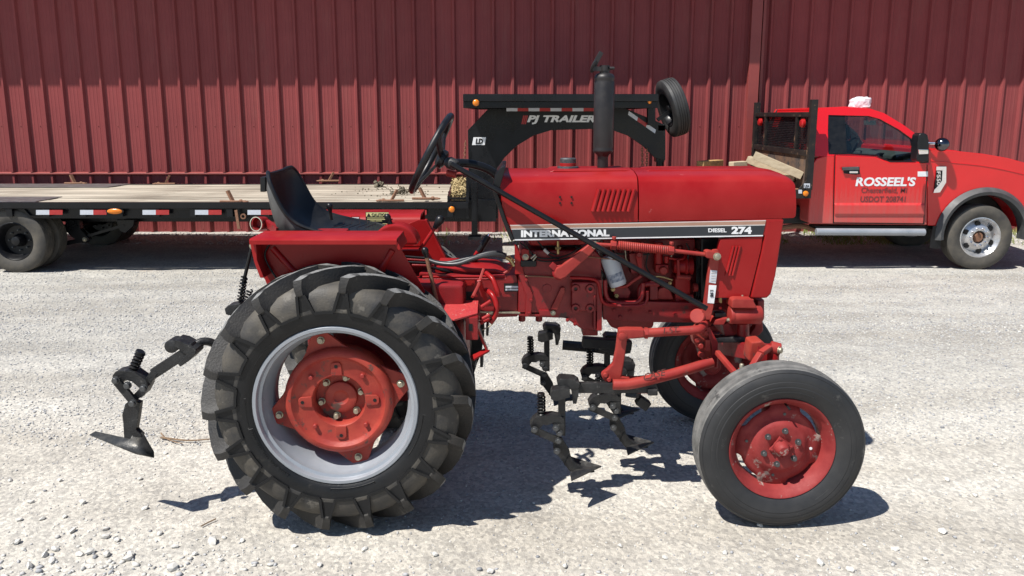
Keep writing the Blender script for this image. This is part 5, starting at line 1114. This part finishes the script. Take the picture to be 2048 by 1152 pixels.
# seat
SY, SW = 3.465, .235
rimp = [(527,347),(535,361),(546,383),(557,405),(570,426),(588,444),(612,456),(650,466),(692,474),(724,480),(752,488)]
deep = [(.02,.035),(.03,.05),(.035,.06),(.04,.075),(.055,.085),(.065,.075),(.05,.07),(.03,.05),(.015,.035),(.005,.02),(0,.012)]
wds = [.74,.92,.98,1,1,1,1,1,1,.97,.86]
b = MB(); n = 13; rows = []
for i, (x, y) in enumerate(rimp):
    q = P(x, y, SY-SW); j0, j1 = P(*rimp[max(i-1,0)], SY-SW), P(*rimp[min(i+1,len(rimp)-1)], SY-SW); d = (j1-j0).normalized(); nb = Vector((-d.z if True else 0, 0, d.x))
    nb = Vector((d.z, 0, -d.x)) if Vector((d.z,0,-d.x)).dot(Vector((-1,0,-1))) > 0 else Vector((-d.z,0,d.x))
    dp = deep[i][1]; row = []
    for k in range(n):
        t = -1+2*k/(n-1); c = 1-abs(t)**2.6; row.append((q.x+nb.x*dp*c, SY+t*SW*wds[i], q.z+nb.z*dp*c))
    rows.append(row)
top_c = P(560, 343, SY)
b.v = [v for r in rows for v in r]; b.f = [(i*n+k, i*n+k+1, (i+1)*n+k+1, (i+1)*n+k) for i in range(len(rows)-1) for k in range(n-1)]
st_o = b.obj('seat', PLAS, T, ang=70)
m_ = st_o.modifiers.new('sub', 'SUBSURF'); m_.levels = m_.render_levels = 2; m_ = st_o.modifiers.new('thick', 'SOLIDIFY'); m_.thickness = .012; m_.offset = 0
edge = [Vector(r[0]) for r in rows]; edge2 = [Vector(r[-1]) for r in rows]
MB().tube(edge[::-1]+[Vector(v) for v in rows[0][2:-2:2]]+edge2, .009, 8, 3).obj('seat_rim', PLAS, st_o)
sk = MB(); m2 = len(edge); 
sk.v = [tuple(e) for e in edge[:8]]+[(e.x-.012-.03*min(1,i/4), e.y+.02, max(e.z-.03-.05*min(1, i/4), 1.18)) for i, e in enumerate(edge[:8])]
sk.f = [(i, i+1, 9+i, 8+i) for i in range(7)]; o = sk.obj('seat_skirt', M('grey_seat_side', (.07,.07,.068), (.055,.055,.054), 8, .55), st_o)
mo = o.modifiers.new('thick', 'SOLIDIFY'); mo.thickness = .006
for i in range(5):
    a = P(700+13*i, 437.5+4.2*i, SY+.06); 
    MB().tube([Vector((P(676+16*i, 450, SY).x, SY-.11, P(690,466,SY-SW).z+.006)), Vector((P(676+16*i, 450, SY).x+.02, SY+.02, P(690,466,SY-SW).z+.003)), Vector((P(676+16*i,450,SY).x, SY+.13, P(690,466,SY-SW).z+.006))], .0016, 6, 3).obj('seat_groove', PLAS, st_o)
pbox('seat_bracket', 520, 354, 531, 384, 3.40, .12, PLAS, T, .004)
MB().box((P(600,470,3.45).x, 3.38, .95), (P(690,470,3.45).x, 3.56, 1.19)).obj('seat_pedestal', REDC, T, .01)
# lamp behind the fender
lc = P(517, 447, 3.3)
MB().lathe(lc, (-.35,-1,.1), [(-.05,.02),(-.04,.030),(0,.031),(.008,.031),(.008,.027),(-.02,.024),(-.024,.001)], 24).obj('rear_lamp', REDC, T)
MB().lathe(lc+Vector((-.005,-.015,0)), (-.35,-1,.1), [(0,.033),(.003,.033),(.003,.0295),(0,.0295)], 24, closed=True).obj('lamp_ring', CHROME, T)
MB().bar(lc+Vector((.03,.02,0)), P(556,462,3.25), .02, .03).obj('lamp_arm', REDC, T)
# quadrant cover, levers and knobs
b = MB(); qc = P(790, 490, 3.36); pts_ = []
prq = [qc+Vector((.085*math.cos(R(a))*1.25, 0, .095*math.sin(R(a)))) for a in range(0, 181, 15)]
b.prism(prq, (0,.12,0)).obj('quadrant_cover', RED, T, .012)
MB().lathe(P(789,462,3.40), (0,0,1), [(0,.022),(.008,.02),(.012,.022),(.02,.02)], 16).obj('grommet', RUST, T)
def knob_lever(kx, ky, bx, by, Y, mat, kr=8.5, rp=3):
    a, b_ = P(kx, ky, Y), P(bx, by, Y); ptube('hand_lever', [(kx,ky,Y),(bx,by,Y)], rp, mat, T, smooth=0)
    d = (a-b_).normalized(); r = kr/PX(Y, a.z); MB().lathe(a-d*r*2.2, d, [(0,r*.55),(r*.5,r*.62),(r*1.3,r*.85),(r*2.0,r*1.03),(r*2.6,r*.98),(r*3.1,r*.6),(r*3.25,.001)], 18).obj('knob', PLAS, T)
knob_lever(659, 412, 663, 440, 3.6, BLK, 6); knob_lever(775, 434, 788, 466, 3.40, BLK, 6.5, 5); knob_lever(880, 440, 840, 500, 3.45, RED, 9, 4); knob_lever(850, 501, 874, 604, 3.24, RUST, 7, 4)
ptube('brake_lever', [(936,540,3.6),(958,504,3.6)], 7, RED, T, smooth=0); ptube('lever_grip', [(956,507,3.6),(977,472,3.6)], 6.5, BLK, T, smooth=0)
MB().cyl(P(976,474,3.6), P(979,468,3.6), .008, 8).obj('release_button', CHROME, T)
ptube('hydraulic_hose', [(853,519,3.34),(880,527,3.32),(915,528,3.3),(950,516,3.3),(985,509,3.32),(1010,513,3.36)], 4.6, HOSE, T)
ptube('hydraulic_hose', [(862,523,3.42),(895,526,3.4),(940,516,3.38),(985,505,3.38),(1012,510,3.4)], 4, HOSE, T)
for a, c in (((1008,512,3.36),(1020,519,3.37)), ((1016,514,3.40),(1027,524,3.40)), ((1021,520,3.38),(1028,532,3.38))): ptube('hose_fitting', [a, c], 4.4, BRASS, T, smooth=0)
ptube('steel_line', [(1027,528,3.39),(1018,540,3.4),(1008,547,3.4)], 3, REDW, T)
ptube('hose', [(860,533,3.4),(885,540,3.4),(905,545,3.42)], 3, BLK, T)
plate('rear_panel', [(800,500),(850,500),(880,545),(880,560),(830,560)], 3.5, .05, RED, T, .006)
for k in range(4): ptube('linkage_rod', [(800+8*k,512+6*k,3.36),(850+6*k,516+5*k,3.36)], 2.4, REDC if k % 2 else BLK, T, smooth=0)
# platform, step, pedals
zp = P(930, 620, 3.15).z
pa = [(P(872,607,3.32).x,3.32),(P(957,604,3.32).x,3.32),(P(955,628,3.1).x,3.10),(P(908,645,2.98).x,3.0),(P(890,640,3.0).x,3.02)]
MB().prism([(x, y, zp) for x, y in pa], (0,0,-.008)).obj('foot_platform', M('red_treadplate', (.47,.06,.055), (.40,.03,.035), 20, .42, bump=.9, bsc=110, dist=.006, chip=(.5,.25,.22), chsc=40, chth=.6), T, .002)
MB().box((P(932,660,3.1).x, 3.06, zp-.11), (P(957,660,3.1).x, 3.30, zp-.009)).obj('platform_bracket', REDC, T, .005)
plate('bracket_slot', [(938,648),(945,648),(945,662),(938,662)], 3.057, .004, BLK, T, 0)
MB().bar(P(948,640,3.1), P(974,700,3.1), .035, .010, (1,0,0)).bar(P(974,700,3.1), P(942,718,3.02), .035, .010).obj('step_strap', RED, T, .003)
pbox('rubber_pad', 972, 650, 977, 672, 3.3, .12, PLAS, T); pbox('rubber_pad', 960, 712, 966, 735, 3.32, .1, PLAS, T)
ptube('guard_tube', [(972,546,3.3),(985,558,3.26),(994,580,3.24),(997,590,3.24)], 5, RED, T)
ptube('guard_tube', [(972,580,3.24),(985,590,3.2),(993,610,3.18),(990,632,3.18),(980,645,3.18)], 5.5, RED, T)
for a, c in (((963,614),(982,602)),((961,640),(980,630)),((960,646),(979,637))): ptube('pedal_bar', [(*a,3.16),(*c,3.16)], 4.2, RED, T, smooth=0)
MB().bar(P(967,538,3.24), P(955,574,3.2), .012, .03, (0,1,0)).bar(P(958,568,3.2), P(945,594,3.16), .012, .03, (0,1,0)).obj('pedal', REDW, T, .003)
MB().bar(P(958,560,3.2), P(972,600,3.28), .02, .012, (0,1,0)).obj('pedal_arm', RED, T, .003)
ptube('pedal_spring_wire', [(960,640,3.2),(975,628,3.19),(990,632,3.2),(985,648,3.2),(965,660,3.2)], 1.2, STEEL, T)
# rear axle and drawbar bits behind the wheel
MB().cyl((RC.x, 2.96, RC.z), (RC.x, YRF, RC.z), .07).obj('rear_axle', REDC, T)
MB().lathe((RC.x, 3.0, RC.z), (0,1,0), [(0,.09),(.03,.10),(.06,.10),(.2,.13),(.4,.16),(.6,.16)], 28).obj('axle_housing', REDC, T)
MB().box((RC.x-.22, 3.25, .42), (RC.x+.50, 3.72, .98)).obj('rear_housing', REDC, T, .02)
MB().bar((RC.x-.2,3.5,.40), (RC.x+.3,3.5,.40), .05, .06).obj('drawbar', REDC, T)
# cultivator gangs: one shank unit shaped on the near rear tool, then copied
CU = 3.12
def shank():
    base = MB().pbox(1117, 795, 1131, 872, CU, .03).obj('cultivator_shank', BLKC, T, .003)
    MB().plate([(1114,766),(1121,758),(1150,760),(1160,767),(1158,777),(1150,780),(1118,777)], CU-.02, .075).obj('clamp', BLKC, base, .003)
    MB().plate([(1142,779),(1158,777),(1157,790),(1153,808),(1146,808),(1145,792)], CU-.018, .02).plate([(1142,779),(1158,777),(1157,790),(1153,800),(1146,800)], CU+.035, .018).obj('clamp_leg', BLKC, base, .002)
    MB().plate([(1102,788),(1105,781),(1130,776),(1140,780),(1140,795),(1112,803),(1102,799)], CU-.05, .06).obj('clamp_bar', BLKC, base, .0025)
    for x, y in ((1128,768),(1150,772)): MB().lathe(P(x,760,CU+.015), (0,0,1), [(0,.014),(.012,.014),(.014,.01)], 6).obj('clamp_nut', BLKC, base)
    MB().plate([(1060,850),(1066,840),(1075,834),(1104,831),(1128,835),(1129,846),(1106,846),(1096,851),(1086,850),(1076,862),(1064,862)], CU-.012, .055).plate([(1105,847),(1129,845),(1129,866),(1121,873),(1113,868)], CU-.010, .012).plate([(1105,847),(1129,845),(1129,866),(1121,873),(1113,868)], CU+.03, .012).obj('trip_head', BLKC, base, .002)
    MB().bar(P(1064,858,CU-.02), P(1122,884,CU-.02), .014, .030).obj('trip_link', BLKC, base, .002)
    for x, y in ((1069,859),(1119,866),(1112,856),(1117,881),(1114,902)): bolt('bolt', P(x,y,CU-.028), DSTEEL, base, .0115, .014)
    MB().helix(P(1082.5,790,CU+.015), P(1083,834,CU+.015), .0155, .0048, 7).obj('trip_spring', BLK, base)
    MB().cyl(P(1082,786,CU+.015), P(1083,836,CU+.015), .008, 8).cyl(P(1082,786,CU+.015), P(1082,790,CU+.015), .017, 14).obj('spring_bolt', BLK, base)
    MB().plate([(1107,872),(1124,878),(1139,902),(1142,915),(1155,934),(1166,942),(1140,944),(1121,918),(1107,900)], CU-.006, .022).obj('tool_shank', BLKC, base, .002)
    # V-shaped sweep: two flat wings from a nose
    t1, t0 = P(1143,962,CU-.11), P(1140,947,CU-.085); no = P(1203,944,CU); inn = P(1158,938,CU); no.z = t1.z+.012
    for sg, nm in ((1, 'sweep'), (-1, 'sweep_wing')):
        pt = [Vector((q.x, CU+.008+(q.y-CU)*sg, q.z)) for q in (no, t1, t0, inn)]
        b = MB(); dn = Vector((0,0,-.006)); b.add(pt+[q+dn for q in pt], [(0,1,2),(0,2,3),(4,6,5),(4,7,6),(0,4,5,1),(1,5,6,2),(2,6,7,3),(3,7,4,0)]); b.obj(nm, SWP, base)
    MB().prism([P(1138,910,CU-.01), P(1150,928,CU-.01), P(1168,940,CU-.01), P(1190,945,CU-.01), P(1150,948,CU-.01), P(1128,930,CU-.01)], (0,.03,0)).obj('sweep_neck', BLKC, base, .002)
    return base
s1 = shank(); ref = P(1203,944,CU); ref.y = CU
tf = P(1308,908,3.37); d2 = Vector((tf.x-P(1203,944,CU).x, 3.37-CU, 0)); clone_tree(s1, d2)
tfar = P(1157,823,3.97); d4 = Vector((tfar.x-P(1203,944,CU).x, 3.97-CU, 0)); clone_tree(s1, d4)
clone_tree(s1, Vector((d2.x, 3.78-CU, 0)))
pbox('tool_bar', 1150, 767, 1312, 787, 3.14, .03, BLKC, T, .004)
MB().bar(P(1262,783,3.16), P(1272,786,3.42), .05, .05).bar(P(1275,798,3.33), P(1296,812,3.33), .05, .045).obj('tool_bar_stub', BLKC, T, .004)
pbox('tool_bar_clamp', 1296, 780, 1316, 792, 3.12, .07, BLKC, T, .005)
MB().tube([P(1125,690,3.88), P(1160,693,3.87), P(1200,697,3.84), P(1250,706,3.8)], .028, 8).obj('far_tool_bar', BLKC, T)
MB().bar(P(1165,683,3.6), P(1262,690,3.62), .05, .05).obj('cross_tool_bar', BLKC, T, .006)  # black steel; at the clamp end the black stands for shade on red-brown
plate('far_drop_bracket', [(1180,680),(1262,692),(1262,707),(1230,712),(1190,695)], 3.62, .05, BLKC, T, .006)
# rear track sweep on its curved arm
YR_ = 2.98
ptube('rear_tool_arm', [(440,700,3.10),(425,686,3.08),(405,683,3.06),(388,692,3.04),(370,706,3.02)], 8, BLKC, T, seg=12)
ra = MB().bar(P(392,692,YR_+.03), P(310,745,YR_+.03), .05, .045).obj('rear_shank', BLKC, T, .005)
MB().plate([(348,680),(362,683),(392,699),(391,709),(378,722),(360,734),(355,728),(372,710),(350,694)], YR_-.005, .085).obj('clamp', BLKC, ra, .003)
MB().lathe(P(341,694,YR_+.0), (0,1,0), [(0,.018),(.004,.028),(.07,.028),(.08,.018)], 20).obj('clamp_boss', BLKC, ra)
MB().bar(P(313,740,YR_+.02), P(280,790,YR_+.02), .035, .03).obj('shank_bar', BLKC, ra, .004)
MB().plate([(224,752),(230,744),(242,741),(268,744),(290,760),(297,772),(288,790),(274,800),(264,792),(279,777),(264,764),(250,760),(240,770),(228,766)], YR_-.012, .06).obj('trip_head', BLKC, ra, .0025)
MB().bar(P(232,760,YR_-.02), P(270,806,YR_-.02), .016, .034).obj('trip_link', BLKC, ra, .002)
for x, y in ((232,760),(288,776),(266,806),(256,770)): bolt('bolt', P(x,y,YR_-.03), DSTEEL, ra, .0125, .016)
MB().helix(P(281,706,YR_+.015), P(262,748,YR_+.015), .0165, .005, 7).obj('trip_spring', BLK, ra)
MB().cyl(P(281,702,YR_+.015), P(262,750,YR_+.015), .009, 8).cyl(P(281,702,YR_+.015), P(279,706,YR_+.015), .018, 14).obj('spring_bolt', BLK, ra)
MB().plate([(250,808),(262,800),(280,806),(276,835),(272,860),(284,872),(268,885),(248,880),(246,845),(244,830)], YR_, .03).obj('tool_shank', BLKC, ra, .002)
ws = P(178,868,YR_+.10); ns = P(309,914,YR_-.10); b = MB()
b.add([P(180,871,YR_+.02), P(192,864,YR_+.03), P(262,879,YR_+.0), P(274,852,YR_+.02), P(285,862,YR_+.02), P(308,905,YR_-.02), P(308,916,YR_-.03), P(270,908,YR_-.06)], [(0,1,2,7),(2,3,4,5),(2,5,6,7)])
o = b.obj('sweep', SWP, ra); mo = o.modifiers.new('thick', 'SOLIDIFY'); mo.thickness = .007
# lift rod hung from the fender
lr = ptube('lift_rod', [(504,493,3.2),(487,565,3.2)], 3.6, BLK, T, smooth=0)
MB().helix(P(489,553,3.2), P(480,604,3.2), .0125, .004, 8).cyl(P(489,553,3.2), P(479,607,3.2), .007, 8).obj('lift_rod_spring', BLK, lr)
MB().helix(P(500,580,3.3), P(488,606,3.3), .012, .004, 5).obj('lift_rod_spring', BLK, lr)
MB().plate([(448,618),(456,611),(480,606),(484,615),(462,632),(451,630)], 3.18, .07).obj('lift_rod_clamp', BLKC, lr, .006)
bolt('pin', P(506,492,3.19), STEEL, T, .012, .012)
# twig on the gravel behind the tyre
TW = M('dry_twig', (.23,.15,.09), (.15,.1,.06), 40, .9)
def gp(x, y):
    lo, hi = .5, 12.
    for _ in range(40):
        m_ = (lo+hi)/2; p = P(x, y, m_)
        if p.z > float(gz(p.x, p.y)): lo = m_
        else: hi = m_
    p = P(x, y, lo); p.z += .006; return p
props(MB().tube([gp(322,877), gp(345,880), gp(380,883), gp(422,880)], .006, 6, 4, .003).tube([gp(322,868), gp(331,878), gp(350,886), gp(365,889)], .004, 6, 4, .002).obj('twig', TW, None), 'thin dry twig on the gravel behind the big rear tyre', 'twig')
props(MB().tube([gp(402,1055), gp(415,1048), gp(432,1040)], .003, 5, 3).obj('straw', TW, None), 'short straw lying beside a stone in front of the rear tyre', 'straw')
